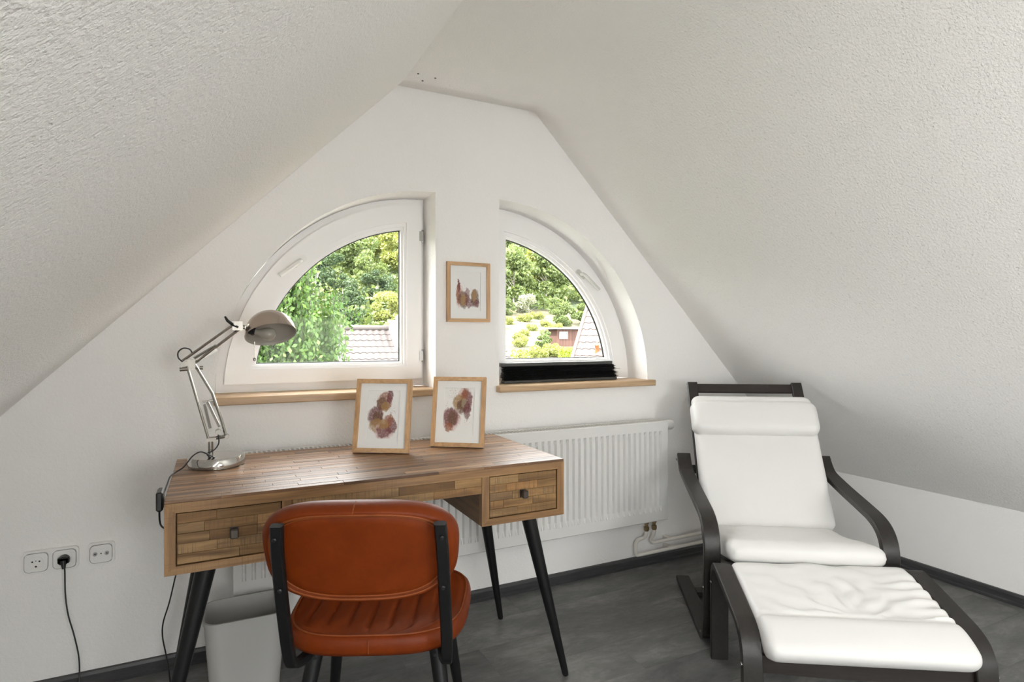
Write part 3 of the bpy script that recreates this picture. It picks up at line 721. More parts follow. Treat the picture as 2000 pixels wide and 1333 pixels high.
MB().tube([(B0[0], py, B0[1]), (.020, py, .930), (-.008, py, 1.02), (B1[0], py, B1[1])], .0046, 8).build('lower_arm_rod', 'nickel', lamp, smooth=True)
m = MB().box((-.024, py-.016, .862), (.004, py+.016, .874)); m.tube([(-.020, py-.004, .868), (.040, py-.004, .876)], .006, 8); m.build('foot_bracket', 'nickel', lamp, smooth=True)
MB().tube([(.010, py-.02, .890), (.010, py+.02, .890)], .009, 10).tube([(.036, py-.018, .874), (.036, py+.018, .874)], .007, 10).build('clamp_knob', 'nickel', lamp, smooth=True)
def spring(a, b, r, turns, name='spring'):
    a = Vector(a); b = Vector(b); d = (b-a); u = d.normalized(); v = u.orthogonal().normalized(); w_ = u.cross(v); pts = []
    for k in range(turns*8+1): t = k/(turns*8); ph = 2*PI*k/8; pts.append(a+d*t+v*math.cos(ph)*r+w_*math.sin(ph)*r)
    return MB().tube(pts, .0011, 5).build(name, 'nickel', lamp, smooth=True)
spring((-.013, py-.012, .905), (-.030, py-.012, .985), .0042, 26); spring((.014, py+.012, .905), (-.022, py+.012, .990), .0042, 26)
MB().tube([(-.036, py, .992), (-.004, py, .996)], .0025, 6).build('spring_bar', 'nickel', lamp, smooth=True)
E0 = (-.074, 1.122)
m = MB().box((-.094, py-.012, 1.098), (-.056, py+.012, 1.132)); m.tube([(-.100, py-.022, 1.100), (-.078, py-.022, 1.102)], .0065, 10); m.tube([(-.044, py-.016, 1.104), (-.034, py-.016, 1.104)], .006, 10)
m.tube([(-.082, py-.024, 1.118), (-.082, py+.024, 1.118)], .0075, 10); m.build('elbow_joint', 'nickel', lamp, smooth=True)
for a, b, q in (((-.092, 1.128), (.062, 1.250), -.009), ((-.092, 1.128), (.062, 1.250), .009)):
    bar(MB(), a, b, .0042, oy=q).build('upper_arm_rod', 'nickel', lamp, smooth=True)
bar(MB(), (-.066, 1.112), (.076, 1.232), .0046).build('upper_arm_rod', 'nickel', lamp, smooth=True)
spring((-.060, py, 1.135), (.004, py, 1.176), .0042, 22)
MB().box((-.050, py-.003, 1.122), (.020, py+.003, 1.132), Matrix.Translation((-.05, py, 1.122)) @ Matrix.Rotation(-.55, 4, 'Y') @ Matrix.Translation((.05, -py, -1.122))).build('spring_plate', 'nickel', lamp)
m = MB().box((.052, py-.012, 1.226), (.084, py+.012, 1.256)); m.tube([(.062, py-.02, 1.248), (.062, py+.02, 1.248)], .0065, 10); m.tube([(.080, py, 1.238), (.110, py, 1.234)], .007, 10); m.tube([(.096, py-.014, 1.236), (.096, py+.014, 1.236)], .0065, 10)
m.build('head_joint', 'nickel', lamp, smooth=True)
MB().tube([(.030, py-.012, 1.272), (.038, py-.013, 1.258), (.052, py-.014, 1.246), (.070, py-.015, 1.236)], [.003, .005, .005, .003], 8).build('wing_nut', 'black_plastic', lamp, smooth=True)
# dome shade: opening looks down and towards the room
DC = Vector((.172, py-.004, 1.214)); AXN = Vector((.10, -.44, -.89)).normalized()
DRAD = .082
q = Vector((0, 0, -1)).rotation_difference(AXN); Md = Matrix.Translation(DC) @ q.to_matrix().to_4x4()
prof = [(DRAD*math.cos(a), DRAD*1.02*math.sin(a)) for a in [PI/2*k/14 for k in range(15)]]; prof[-1] = (.0005, prof[-1][1])
inn = [(r*.972, z*.972) for r, z in prof]
MB().lathe([(DRAD+.0016, -.003), (DRAD+.0018, .001)]+prof, 44, Md, caps=False).build('shade', 'nickel_shade', lamp, smooth=True, angle=60)
sh = bpy.data.objects['shade']
MB().lathe([(DRAD+.0014, -.003)]+inn, 44, Md, caps=False).build('shade_lining', 'lamp_inside', sh, smooth=True, angle=60)
sockd = Vector((-1, .0, .05)).normalized()
MB().tube([(.110, py, 1.234), (.098, py, 1.230)], [.017, .012], 14).tube([(.118, py-.002, 1.228), (.104, py-.001, 1.230)], [.021, .016], 16).build('socket_cap', 'black_plastic', lamp, smooth=True)
MB().tube([(.104, py-.002, 1.226), (.122, py-.006, 1.222)], .0125, 14).build('bulb_socket', 'black_plastic', lamp, smooth=True)
bq = Vector((0, 0, 1)).rotation_difference(Vector((1, -.18, -.16)).normalized())
Mq = Matrix.Translation((.122, py-.006, 1.221)) @ bq.to_matrix().to_4x4()
MB().lathe([(.010, 0), (.011, .012), (.019, .028), (.0225, .042), (.020, .056), (.011, .064), (.001, .066)], 18, Mq).build('bulb', 'bulb_glass', lamp, smooth=True)
MB().tube([(.120, py-.01, 1.188), (.1205, py-.01, 1.136)], .0014, 6).lathe([(.001, -.006), (.0045, -.004), (.0052, 0), (.004, .005), (.001, .007)], 10, Matrix.Translation((.120, py-.01, 1.128))).build('pull_switch', 'nickel', lamp, smooth=True)
MB().tube(catmull([(-.064, py-.01, 1.150), (-.072, py-.012, 1.164), (-.090, py-.012, 1.168), (-.104, py-.012, 1.156), (-.104, py-.012, 1.138), (-.092, py-.012, 1.124)], 6), .0022, 8).build('cable_loop', 'black_plastic', lamp, smooth=True)
# power cord: off the desk edge, through the inline switch, down to the floor and up to the socket
c1 = [(.010, py-.02, .884), (.012, py-.024, .858), (.000, py-.03, .838), (-.022, py-.036, .826), (-.004, py-.045, .812), (.012, py-.042, .8105), (.004, py-.050, .8125), (-.020, py-.052, .828), (-.040, py-.055, .838), (-.062, py-.06, .828), (-.086, py-.075, .799), (-.108, py-.09, .787), (-.1195, py-.13, .784), (-.1235, py-.20, .776), (-.1255, 1.88, .775), (-.1265, 1.835, .789)]
MB().tube(catmull(c1, 6), .0021, 8).build('power_cord', 'black_plastic', lamp, smooth=True, label='black cord running off the desk edge')
MB().cbox((-.136, 1.775, .752), (-.1200, 1.838, .802), .004).build('cord_switch', 'black_plastic', lamp)
c2 = [(-.128, 1.778, .756), (-.129, 1.84, .70), (-.124, 2.10, .60), (-.121, 2.30, .46), (-.118, 2.385, .395), (-.128, 2.395, .34), (-.143, 2.398, .27), (-.161, 2.40, .205), (-.163, 2.40, .155), (-.150, 2.37, .10), (-.138, 2.33, .05), (-.133, 2.28, .008), (-.15, 2.15, .004), (-.24, 2.02, .0035), (-.36, 2.10, .0035), (-.405, 2.28, .004), (-.412, 2.40, .02), (-.408, 2.436, .05), (-.410, 2.445, .12), (-.424, 2.447, .20), (-.440, 2.448, .27), (-.448, 2.450, .34), (-.4495, 2.450, .415), (-.4510, 2.448, .428)]
MB().tube(catmull(c2, 7), .0024, 8).build('power_cord', 'black_plastic', lamp, smooth=True, label='black cord hanging to the floor and up to the wall socket')
MB().tube([(-.4550, WY-.0140, .4515), (-.4550, 2.452, .4515)], [.0165, .0150], 18).tube([(-.4550, 2.455, .4515), (-.4520, 2.448, .426)], [.009, .005], 10).cbox((-.471, 2.452, .4415), (-.438, 2.466, .4625), .003).build('plug', 'black_plastic', lamp, smooth=True)

# ------------------------------------------------------------------ leather chair at the desk
CH = Vector((.33, 1.423, 0)); CA = -math.radians(24)
chair = thing('dining_chair', 'cognac leather padded chair with black metal legs pulled up to the desk', 'chair', tuple(CH), CA)
# seat outline (local x right, y towards the desk)
def seat_outline(sc=1.0, n=60):
    out = []
    for k in range(n):
        a = 2*PI*k/n; ca, sa = math.cos(a), math.sin(a); e = 2/3.4
        x = math.copysign(abs(ca)**e, ca); y = math.copysign(abs(sa)**e, sa)
        hw = .222+.026*(y+1)/2
        out.append((x*hw*sc, .205+y*.222*sc))
    return out
lev = [(.86, .443), (.97, .445), (1.0, .457), (1.0, .472), (.985, .484), (.955, .4905), (.93, .4915)]
m = MB(); vs = []; fs = []; n = 60
for sc, z in lev: vs += [(x, y, z) for x, y in seat_outline(sc)]
for i in range(len(lev)-1):
    for j in range(n): fs.append((i*n+j, i*n+(j+1) % n, (i+1)*n+(j+1) % n, (i+1)*n+j))
fs.append(tuple(range(n-1, -1, -1)))
m.add(vs, fs); seat = m.build('seat', 'cognac', chair, smooth=True, angle=60, local=True)
# channel-stitched top of the seat
CHN = .0520
def chan(x, y):
    fy = smooth01(.012, .045, y)*(1-smooth01(.36, .40, y)); u = (x+.006)/CHN; q = abs((u % 1)-.5)*2
    inside = 1-smooth01(.165, .185, abs(x))
    return .010*fy*inside*(1-q**5) + .004*(1-fy)*inside + .004*(1-inside)
m = MB(); vs = []; fs = []; NG = 100; NH = 26
for j in range(NH+1):
    v = -1+2*j/NH
    for i in range(NG+1):
        u = -1+2*i/NG
        y = .205+v*.2065; e = 3.4; hw = (.222+.026*(v+1)/2)*.93*max(0, 1-abs(v*.93)**e)**(1/e)
        hwx = (.222+.026*(v+1)/2)*.93*(1-abs(v)**e if abs(v) < 1 else 0)**(1/e) if abs(v) < 1 else .06
        hwx = max(hwx, .09); x = u*hwx
        edge = min(1, (1-abs(u))*14)*min(1, (1-abs(v))*10)
        vs.append((x, y, .4905+chan(x, y)*edge))
for j in range(NH):
    for i in range(NG): a = j*(NG+1)+i; fs.append((a, a+1, a+NG+2, a+NG+1))
m.add(vs, fs).build('seat_top', 'cognac', seat, smooth=True, angle=70, local=True)
MB().tube([(x, y, .4912) for x, y in seat_outline(.945, 72)], .0022, 6, closed=True).build('seat_piping', 'cognac_seam', seat, smooth=True, local=True, angle=80)
m = MB().tube([(.002, -.0172, .484), (.002, -.0185, .470), (.002, -.0182, .460), (.002, -.0172, .4535)], .0013, 6); m.build('seat_seam', 'cognac_seam', seat, local=True, smooth=True)
# backrest: padded rounded shell leaning towards the camera
BWID, BHT = .224, .121
def back_pt(u, v, off):      # u,v in -1..1 (superellipse coordinates), off = offset along the outer normal (towards -y)
    x = u*BWID*(1-.055*(1-v)/2); zz = v*BHT
    y = -.100-.30*zz*1.0+.055*(u*u)*0.45; z = .7255+zz*.955
    nrm = Vector((-.05*u, -.955, -.29)).normalized()
    return Vector((x, y, z))+nrm*off
def bshape(n=72, e=3.1):
    return [(math.copysign(abs(math.cos(2*PI*k/n))**(2/e), math.cos(2*PI*k/n)), math.copysign(abs(math.sin(2*PI*k/n))**(2/e), math.sin(2*PI*k/n))) for k in range(n)]
bs = bshape(); n = len(bs)
prof = [(0.0, .021), (.2, .021), (.4, .021), (.6, .021), (.72, .021), (.80, .0205), (.845, .0175), (.865, .0165), (.885, .021), (.93, .0235), (.97, .019), (1.0, .004), (1.0, -.012), (.97, -.026), (.90, -.033), (.6, -.036), (0.0, -.037)]
m = MB(); vs = []; fs = []
for s_, off in prof:
    for u, v in bs:
        wr = .0011*mnoise.noise(Vector((u*s_*6, v*s_*4, .3))) if s_ < .9 else 0
        vs.append(back_pt(u*max(s_, .001), v*max(s_, .001), off+wr))
for i in range(len(prof)-1):
    for j in range(n): fs.append((i*n+j, i*n+(j+1) % n, (i+1)*n+(j+1) % n, (i+1)*n+j))
m.add(vs, fs); back = m.build('backrest', 'cognac', chair, smooth=True, angle=75, local=True)
for s_, off, r in ((.900, .0222, .0030), (.855, .0180, .0022)):
    MB().tube([back_pt(u*s_, v*s_*(1.0), off) for u, v in bs], r, 6, closed=True).build('back_piping', 'cognac_seam', back, smooth=True, local=True, angle=80)
MB().tube([back_pt(-.02, v, o_) for v, o_ in ((.90, .0236), (.96, .0205), (.99, .012), (1.0, .002), (.99, -.016))], .0016, 6).build('back_seam', 'cognac_seam', back, smooth=True, local=True)
# black back posts: flat tube from the backrest down and under the seat
for sx in (-1, 1):
    x = .176*sx+.010
    path = [(x-.004*sx, -.160, .806), (x, -.143, .74), (x+.002*sx, -.116, .65), (x+.004*sx, -.082, .55), (x+.004*sx, -.060, .485), (x+.003*sx, -.046, .455), (x, -.020, .437), (x-.01*sx, .03, .428), (x-.02*sx, .12, .428)]
    pth = catmull(path, 5); m = MB(); vs = []; fs = []; sec = [(-.0135, -.005), (-.010, -.009), (.010, -.009), (.0135, -.005), (.0135, .005), (.010, .009), (-.010, .009), (-.0135, .005)]
    for i, p in enumerate(pth):
        d = (pth[min(i+1, len(pth)-1)]-pth[max(i-1, 0)]).normalized(); ax = Vector((1, 0, 0)); nn = ax.cross(d).normalized()
        vs += [p+ax*a+nn*b for a, b in sec]
    k = 8
    for i in range(len(pth)-1):
        for j in range(k): fs.append((i*k+j, i*k+(j+1) % k, (i+1)*k+(j+1) % k, (i+1)*k+j))
    fs += [tuple(range(k-1, -1, -1)), tuple((len(pth)-1)*k+j for j in range(k))]
    po = m.add(vs, fs).build('back_post', 'black_metal', chair, smooth=True, angle=45, local=True)
    for zb, yb in ((.776, -.1630), (.655, -.1290)):
        Mq = Matrix.Translation((x, yb, zb)) @ Matrix.Rotation(PI/2+.28, 4, 'X')
        MB().lathe([(.0055, 0), (.0055, .002), (.0035, .0042), (.0005, .0045)], 12, Mq).build('bolt', 'black_plastic', po, smooth=True, local=True)
for sx in (-1, 1):
    for ty, fy, tx, fx in ((.075, -.045, .148, .215), (.330, .435, .150, .205)):
        P0 = Vector((fx*sx+.006, fy, 0)); P1 = Vector((tx*sx+.006, ty, .437))
        lg = MB().tube([P0, P0+(P1-P0)*.02, P1], [.0105, .012, .0205], 16).build('leg', 'black_metal', chair, smooth=True, angle=50, local=True)
        if ty < .1:
            Mq = Matrix.Translation((P1.x, P1.y-.0195-.004, .412)) @ Matrix.Rotation(PI/2, 4, 'X')
            MB().lathe([(.006, -.004), (.006, .002), (.004, .004), (.0005, .0042)], 12, Mq).build('bolt', 'black_plastic', lg, smooth=True, local=True)
m = MB().box((-.17, .06, .428), (.18, .35, .4365)); m.build('seat_plate', 'black_metal', chair, local=True)

# ------------------------------------------------------------------ cushions
def cushion(path, x0, x1, th, nu=40, nv=36, wr=None, ef=.14, uf=.10, rc=.035):
    """padded sheet along path (y,z) between x0..x1; th(u) thickness; wr(u,v) extra height of the top"""
    P = catmull(path, 10); L = [0]
    for a, b in zip(P[:-1], P[1:]): L.append(L[-1]+(b-a).length)
    def at(t):
        s = t*L[-1]; i = 0
        while i < len(L)-2 and L[i+1] < s: i += 1
        f = (s-L[i])/max(1e-9, L[i+1]-L[i]); p = P[i].lerp(P[i+1], f); d = (P[i+1]-P[i]).normalized(); return p, Vector((d.y, -d.x))
    def fall(t, e):
        q = min(t, 1-t)/e
        return 1 if q >= 1 else max(0, 1-(1-q)**2.6)**.42
    def spacing(n, e):
        out = []
        for i in range(n+1):
            t = i/n; out.append(.5-.5*math.cos(PI*t)*(.65)-.5*(1-2*t)*.35)
        return out
    us, vs_ = spacing(nu, uf), spacing(nv, ef)
    m = MB(); V = []; Fs = []
    for sgn in (1, -1):
        for u in us:
            p, nr = at(u); d_ = min(u, 1-u)*L[-1]; sh_k = rc*(1-math.sqrt(max(0, 1-(1-min(1, d_/rc))**2)))
            for v in vs_:
                t = th(u)*.5*fall(u, uf)*fall(v, ef)
                h = sgn*t
                if sgn > 0 and wr: h += wr(u, v)*fall(u, uf)*fall(v, ef)
                V.append((x0+sh_k+(x1-x0-2*sh_k)*v, p.x+nr.x*h, p.y+nr.y*h))
    a = (nu+1)*(nv+1)
    for s in (0, a):
        for i in range(nu):
            for j in range(nv):
                k = s+i*(nv+1)+j; q = (k, k+1, k+nv+2, k+nv+1); Fs.append(q if s == 0 else tuple(reversed(q)))
    m.add(V, Fs)
    bm = bmesh.new(); vv = [bm.verts.new(p) for p in m.v]
    for f in m.f: bm.faces.new([vv[i] for i in f])
    bmesh.ops.remove_doubles(bm, verts=bm.verts[:], dist=.0004)
    out = MB(); out.bm(bm); return out
def wob(s, a, b, x, y): return a*mnoise.noise(Vector((x*s, y*s, b)))

# ------------------------------------------------------------------ armchair
AA = -math.radians(33); e1 = Vector((math.cos(AA), math.sin(AA)))
AO = Vector((1.739, 1.773))+e1*.345
arm = thing('armchair', 'bentwood armchair with dark brown frame and white leather cushions', 'armchair', (AO.x, AO.y, 0), AA)
armpath = catmull([(.548, .628), (.520, .596), (.486, .570), (.44, .556), (.30, .532), (.12, .506), (.03, .490), (-.030, .462), (-.064, .415), (-.072, .34), (-.060, .17), (-.048, .075), (-.030, .034), (.010, .0135), (.07, .0125), (.25, .0125), (.57, .0125)], 7)
for x0, x1 in ((-.355, -.293), (.293, .355)):
    MB().ribbon(armpath, x0, x1, .025).build('side_frame', 'dark_wood', arm, smooth=True, angle=35, local=True)
postpath = catmull([(.702, .967), (.66, .896), (.575, .752), (.475, .585), (.395, .440), (.345, .335), (.285, .270), (.20, .252), (.08, .272), (-.03, .305), (-.115, .330)], 7)
for x0, x1 in ((-.280, -.230), (.230, .280)):
    MB().ribbon(postpath, x0, x1, .020).build('back_frame', 'dark_wood', arm, smooth=True, angle=35, local=True)
def crossbar(y, z, tilt, h, name='cross_bar', x0=-.230, x1=.230, t=.016):
    M = Matrix.Translation((0, y, z)) @ Matrix.Rotation(tilt, 4, 'X')
    return MB().cbox((x0, -t/2, -h/2), (x1, t/2, h/2), .002, M).build(name, 'dark_wood_across', arm, local=True)
crossbar(.690, .940, -.53, .046, 'top_rail')
crossbar(.600, .790, -.53, .040); crossbar(.50, .62, -.53, .040); crossbar(.40, .446, -.5, .040)
crossbar(.18, .250, 1.5, .04); crossbar(-.06, .312, 1.3, .045)
for y, z, h in ((-.045, .235, .05), (.530, .560, .04)):
    M = Matrix.Translation((0, y, z)) @ Matrix.Rotation(-.1, 4, 'X'); MB().cbox((-.293, -.008, -h/2), (.293, .008, h/2), .002, M).build('brace', 'dark_wood_across', arm, local=True)
crossbar(.40, .020, 1.5708, .06, 'floor_rail', -.293, .293, .016)
for sx in (-1, 1):
    for y, z in ((-.088, .235), (.545, .603)):
        Mq = Matrix.Translation((.356*sx, y+.022, z-.004)) @ Matrix.Rotation(PI/2*sx, 4, 'Y')
        MB().lathe([(.006, -.003), (.006, .001), (.004, .002)], 12, Mq).build('bolt', 'steel', arm, smooth=True, local=True)
def wseat(u, v):
    return wob(7, .004, 1.5, u, v*2)+.004*math.sin(v*PI)
MB_seat = cushion([(.350, .318), (.26, .325), (.15, .338), (.03, .362), (-.07, .384), (-.135, .396), (-.165, .394)], -.279, .279, lambda u: .090-.006*u, 44, 44, wseat, .10, .12)
sc_ = MB_seat.build('seat_cushion', 'white_leather', arm, smooth=True, angle=80, local=True)
def wback(u, v):
    return wob(5, .004, 4.2, u*1.4, v*1.4)+.0035*math.sin(v*46+3*mnoise.noise(Vector((u*5, v*4, 1))))*smooth01(.80, .90, u)*math.exp(-((v-.42)/.14)**2)
bc = cushion([(.600, .905), (.545, .812), (.45, .642), (.36, .475), (.315, .393), (.292, .352)], -.281, .281, lambda u: .080, 48, 60, wback, .075, .08)
# the padded face looks towards -y, so mirror the sheet's relief by hand
bc.build('back_cushion', 'white_leather', arm, smooth=True, angle=80, local=True)
hp = cushion([(.548, .886), (.520, .842), (.488, .785), (.462, .738)], -.297, .284, lambda u: .100, 36, 48, None, .085, .42, .045)
hr = hp.build('headrest', 'white_leather', arm, smooth=True, angle=80, local=True)

# ------------------------------------------------------------------ footstool
SA = -math.radians(32.4); f1 = Vector((math.cos(SA), math.sin(SA)))
SO = Vector((1.670, 1.664))+f1*.365
st = thing('footstool', 'low bentwood footstool with white leather cushion in front of the armchair', 'footstool', (SO.x, SO.y, 0), SA)
stpath = catmull([(-.012, .0), (-.012, .12), (-.012, .28), (-.020, .335), (-.048, .357), (-.09, .354), (-.19, .333), (-.29, .311), (-.345, .297), (-.388, .272), (-.412, .228), (-.420, .16), (-.422, .08), (-.422, .0)], 7)
for x0, x1 in ((-.365, -.303), (.303, .365)):
    MB().ribbon(stpath, x0, x1, .024).build('side_frame', 'dark_wood', st, smooth=True, angle=35, local=True)
# bowed front rail, rear rail, slats under the cushion
for yb, zb, bow in ((-.404, .200, .010), (-.036, .285, 0)):
    pts = [(-.303+.606*k/16, yb+0*k, zb-bow*math.sin(PI*k/16)) for k in range(17)]
    m = MB(); vs = []; fs = []
    for x, y, z in pts: vs += [(x, y-.009, z-.026), (x, y+.009, z-.026), (x, y+.009, z+.026), (x, y-.009, z+.026)]
    for i in range(16):
        for j in range(4): fs.append((i*4+j, i*4+(j+1) % 4, i*4+4+(j+1) % 4, i*4+4+j))
    fs += [(3, 2, 1, 0), (64, 65, 66, 67)]
    m.add(vs, fs).build('cross_rail', 'dark_wood_across', st, local=True)
for k in range(5):
    y = -.085-.066*k; zs_ = .318-.19*(-y-.03); MB().cbox((-.303, y-.020, zs_-.010), (.303, y+.020, zs_), .002).build('slat', 'dark_wood_across', st, local=True)
for sx in (-1, 1):
    for y, z in ((-.420, .200), (-.015, .285)):
        Mq = Matrix.Translation((.3655*sx, y+.0, z)) @ Matrix.Rotation(PI/2*sx, 4, 'Y')
        MB().lathe([(.006, -.003), (.006, .001), (.004, .002)], 12, Mq).build('bolt', 'steel', st, smooth=True, local=True)
def wstool(u, v):
    # gathers that fan out from the middle of the seam plus soft puckers along the right edge
    r = 0
    if u < .68:
        dx, du = v-.52, .68-u; ang = math.atan2(dx*1.2, du+.05); rad = math.hypot(dx*1.2, du)
        r += .0055*math.sin(ang*13+3*mnoise.noise(Vector((rad*5, ang*2, 0))))*smooth01(.05, .18, rad)*(1-smooth01(.35, .62, rad))
        r += .0060*math.sin(u*62+v*10+2.5*mnoise.noise(Vector((u*6, v*5, 3))))*smooth01(.70, .93, v)*smooth01(.08, .3, u)
        r += wob(6, .007, 8, u*1.5, v*1.5)
    r -= .010*math.exp(-((u-.70)/.018)**2)
    r += .003*smooth01(.71, .78, u)
    return r
cu = cushion([(-.028, .352), (-.09, .349), (-.19, .330), (-.29, .308), (-.36, .292), (-.41, .274), (-.445, .252), (-.462, .236)], -.303, .303, lambda u: .056+.024*smooth01(.60, .80, u), 110, 90, wstool, .055, .09)
cu_o = cu.build('cushion', 'white_leather', st, smooth=True, angle=80, local=True)

# ------------------------------------------------------------------ outdoors
def gz(x, y):
    K = [(-40, -7), (8, -6.5), (20, -4.2), (32, -1.4), (40, .25), (50, 2.0), (65, 5.2), (80, 9.8), (110, 20), (150, 34), (220, 52)]
    z = K[-1][1]
    for (a, za), (b, zb) in zip(K[:-1], K[1:]):
        if a <= y <= b: t = (y-a)/(b-a); z = za+(zb-za)*t; break
        if y < a: z = za; break
    return z+.5*mnoise.noise(Vector((x*.06, y*.06, 0)))*min(1, max(0, (y-10)/20))
m = MB(); vs = []; fs = []; gx = [-70+4*i for i in range(66)]; gy = [3.2]+[6+4*i for i in range(54)]
for y in gy:
    for x in gx: vs.append((x, y, gz(x, y)))
n = len(gx)
for i in range(len(gy)-1):
    for j in range(n-1): fs.append((i*n+j, i*n+j+1, (i+1)*n+j+1, (i+1)*n+j))
hill = m.add(vs, fs).build('hillside', 'meadow', smooth=True, kind='structure')
hill.data.materials.append(MATS['undergrowth'])
for p in hill.data.polygons:
    cx_, cy_ = p.center.x, p.center.y
    if cy_ > 61+2*mnoise.noise(Vector((cx_*.1, 0, 0))) or cx_ < .40*cy_: p.material_index = 1

def leaves(m, pts, size, rg, droop=0.0, asp=1.5, nrm=None):
    for i, p in enumerate(pts):
        s = size*rg.uniform(.6, 1.3)
        a = Vector((rg.gauss(0, 1), rg.gauss(0, 1), rg.gauss(0, 1)-droop)).normalized()
        b = a.orthogonal().normalized(); b = (Matrix.Rotation(rg.uniform(0, 2*PI), 3, a) @ b)
        p = Vector(p)
        m.add([p-a*s*.5*asp, p+b*s*.42, p+a*s*.5*asp, p-b*s*.42], [(0, 1, 2, 3)])
def crown(rg, rx, rz, nblob, nleaf, size, flat=.75):
    """leaf clusters on the lumps of a crown standing on z = 0"""
    m = MB(); bl = []
    for k in range(nblob):
        while True:
            p = Vector((rg.uniform(-1, 1), rg.uniform(-1, 1), rg.uniform(-1, 1)))
            if .25 < p.length < .95: break
        bl.append((Vector((p.x*rx, p.y*rx, rz+p.z*rz)), rg.uniform(.26, .46)*rx))
    pts = []
    for k in range(nleaf):
        c, r = bl[k % nblob]; d = Vector((rg.gauss(0, 1), rg.gauss(0, 1), rg.gauss(0, 1))).normalized()
        q = c+Vector((d.x*r, d.y*r, d.z*r*flat))*rg.uniform(.70, 1.05)
        if q.z > .05: pts.append(q)
    leaves(m, pts, size, rg); return m
def tree_proto(name, label, group, mat, rg, rx, rz, lift, nblob, nleaf, size, cat='tree', trunk=True, stem_r=.16):
    o = thing(name, label, cat, (0, 0, 0), 0, group)
    c = crown(rg, rx, rz, nblob, nleaf, size)
    for v in c.v: v.z += lift
    c.build('foliage', mat, o, local=True, kind='stuff')
    if trunk:
        m = MB().tube([(0, 0, -.3), (.05, .02, lift*.6), (-.06, .03, lift+rz*.8), (.02, -.02, lift+rz*1.5)], [stem_r, stem_r*.8, stem_r*.55, stem_r*.2], 8)
        for k in range(5):
            a = rg.uniform(0, 2*PI); z = lift+rz*rg.uniform(.1, .9)
            m.tube([(0, 0, z*.8), (math.cos(a)*rx*.35, math.sin(a)*rx*.35, z*.8+rz*.35), (math.cos(a)*rx*.6, math.sin(a)*rx*.6, z*.8+rz*.5)], [stem_r*.4, stem_r*.25, stem_r*.1], 6)
        m.build('trunk', 'bark', o, local=True, smooth=True)
    return o
g1 = 'trees on the wooded hillside'
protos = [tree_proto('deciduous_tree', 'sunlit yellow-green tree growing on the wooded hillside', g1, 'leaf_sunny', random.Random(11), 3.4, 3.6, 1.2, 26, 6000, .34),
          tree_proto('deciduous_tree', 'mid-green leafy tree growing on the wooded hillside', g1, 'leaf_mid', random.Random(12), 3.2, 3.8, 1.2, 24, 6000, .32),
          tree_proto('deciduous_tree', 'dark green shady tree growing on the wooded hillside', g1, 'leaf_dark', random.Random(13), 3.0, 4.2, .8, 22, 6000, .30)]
g2 = 'bushes on the hill meadow'
bushes = [tree_proto('bush', 'olive green bush growing on the hill meadow', g2, 'leaf_sunny', random.Random(21), 1.5, 1.1, -.2, 14, 3200, .15, 'bush', True, .05),
          tree_proto('bush', 'dark green bush growing on the hill meadow', g2, 'leaf_mid', random.Random(22), 1.3, 1.2, -.2, 12, 3000, .14, 'bush', True, .05),
          tree_proto('bush', 'pale silvery bush in front of the woodland edge', None, 'leaf_pale', random.Random(23), 1.5, 1.2, -.1, 10, 2200, .16, 'bush', True, .05)]
used = set()
def put(p, x, y, s, rz, dz=0.0):
    if p.name in used: o = copy_tree(p)
    else: o = p; used.add(p.name)
    o.location = (x, y, gz(x, y)+dz); o.rotation_euler = (0, 0, rz); o.scale = (s, s, s); return o
rg = random.Random(5)
# wooded slope: rows of trees, view fans through both windows (x/y from about 0.0 to 0.8)
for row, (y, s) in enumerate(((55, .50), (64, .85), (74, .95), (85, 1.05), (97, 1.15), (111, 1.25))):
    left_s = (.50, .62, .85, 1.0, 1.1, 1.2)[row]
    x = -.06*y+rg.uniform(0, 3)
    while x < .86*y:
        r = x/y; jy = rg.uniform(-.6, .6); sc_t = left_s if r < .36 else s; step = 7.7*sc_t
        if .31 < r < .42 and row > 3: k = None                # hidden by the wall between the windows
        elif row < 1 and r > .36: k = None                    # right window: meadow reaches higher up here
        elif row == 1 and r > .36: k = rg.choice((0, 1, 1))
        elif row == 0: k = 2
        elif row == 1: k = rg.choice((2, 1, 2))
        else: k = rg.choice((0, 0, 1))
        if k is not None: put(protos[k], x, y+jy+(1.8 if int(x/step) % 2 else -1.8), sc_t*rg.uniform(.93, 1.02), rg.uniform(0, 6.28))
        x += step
# left window: lighter trees in front of the dark ones, right above the roof ridge
put(protos[0], 12.6, 47.0, .40, 1.0, -.2)['label'] = 'small sunlit tree just behind the chimney of the pantile roof'; put(protos[0], 16.4, 49.0, .55, 2.1, 0)['label'] = 'sunlit yellow-green tree beyond the white chimney'; put(protos[2], 9.2, 46.5, .42, .4, -.3); put(protos[2], 6.0, 47.5, .40, 1.4, -.3); put(protos[1], 2.6, 47.0, .42, 2.4, -.3)
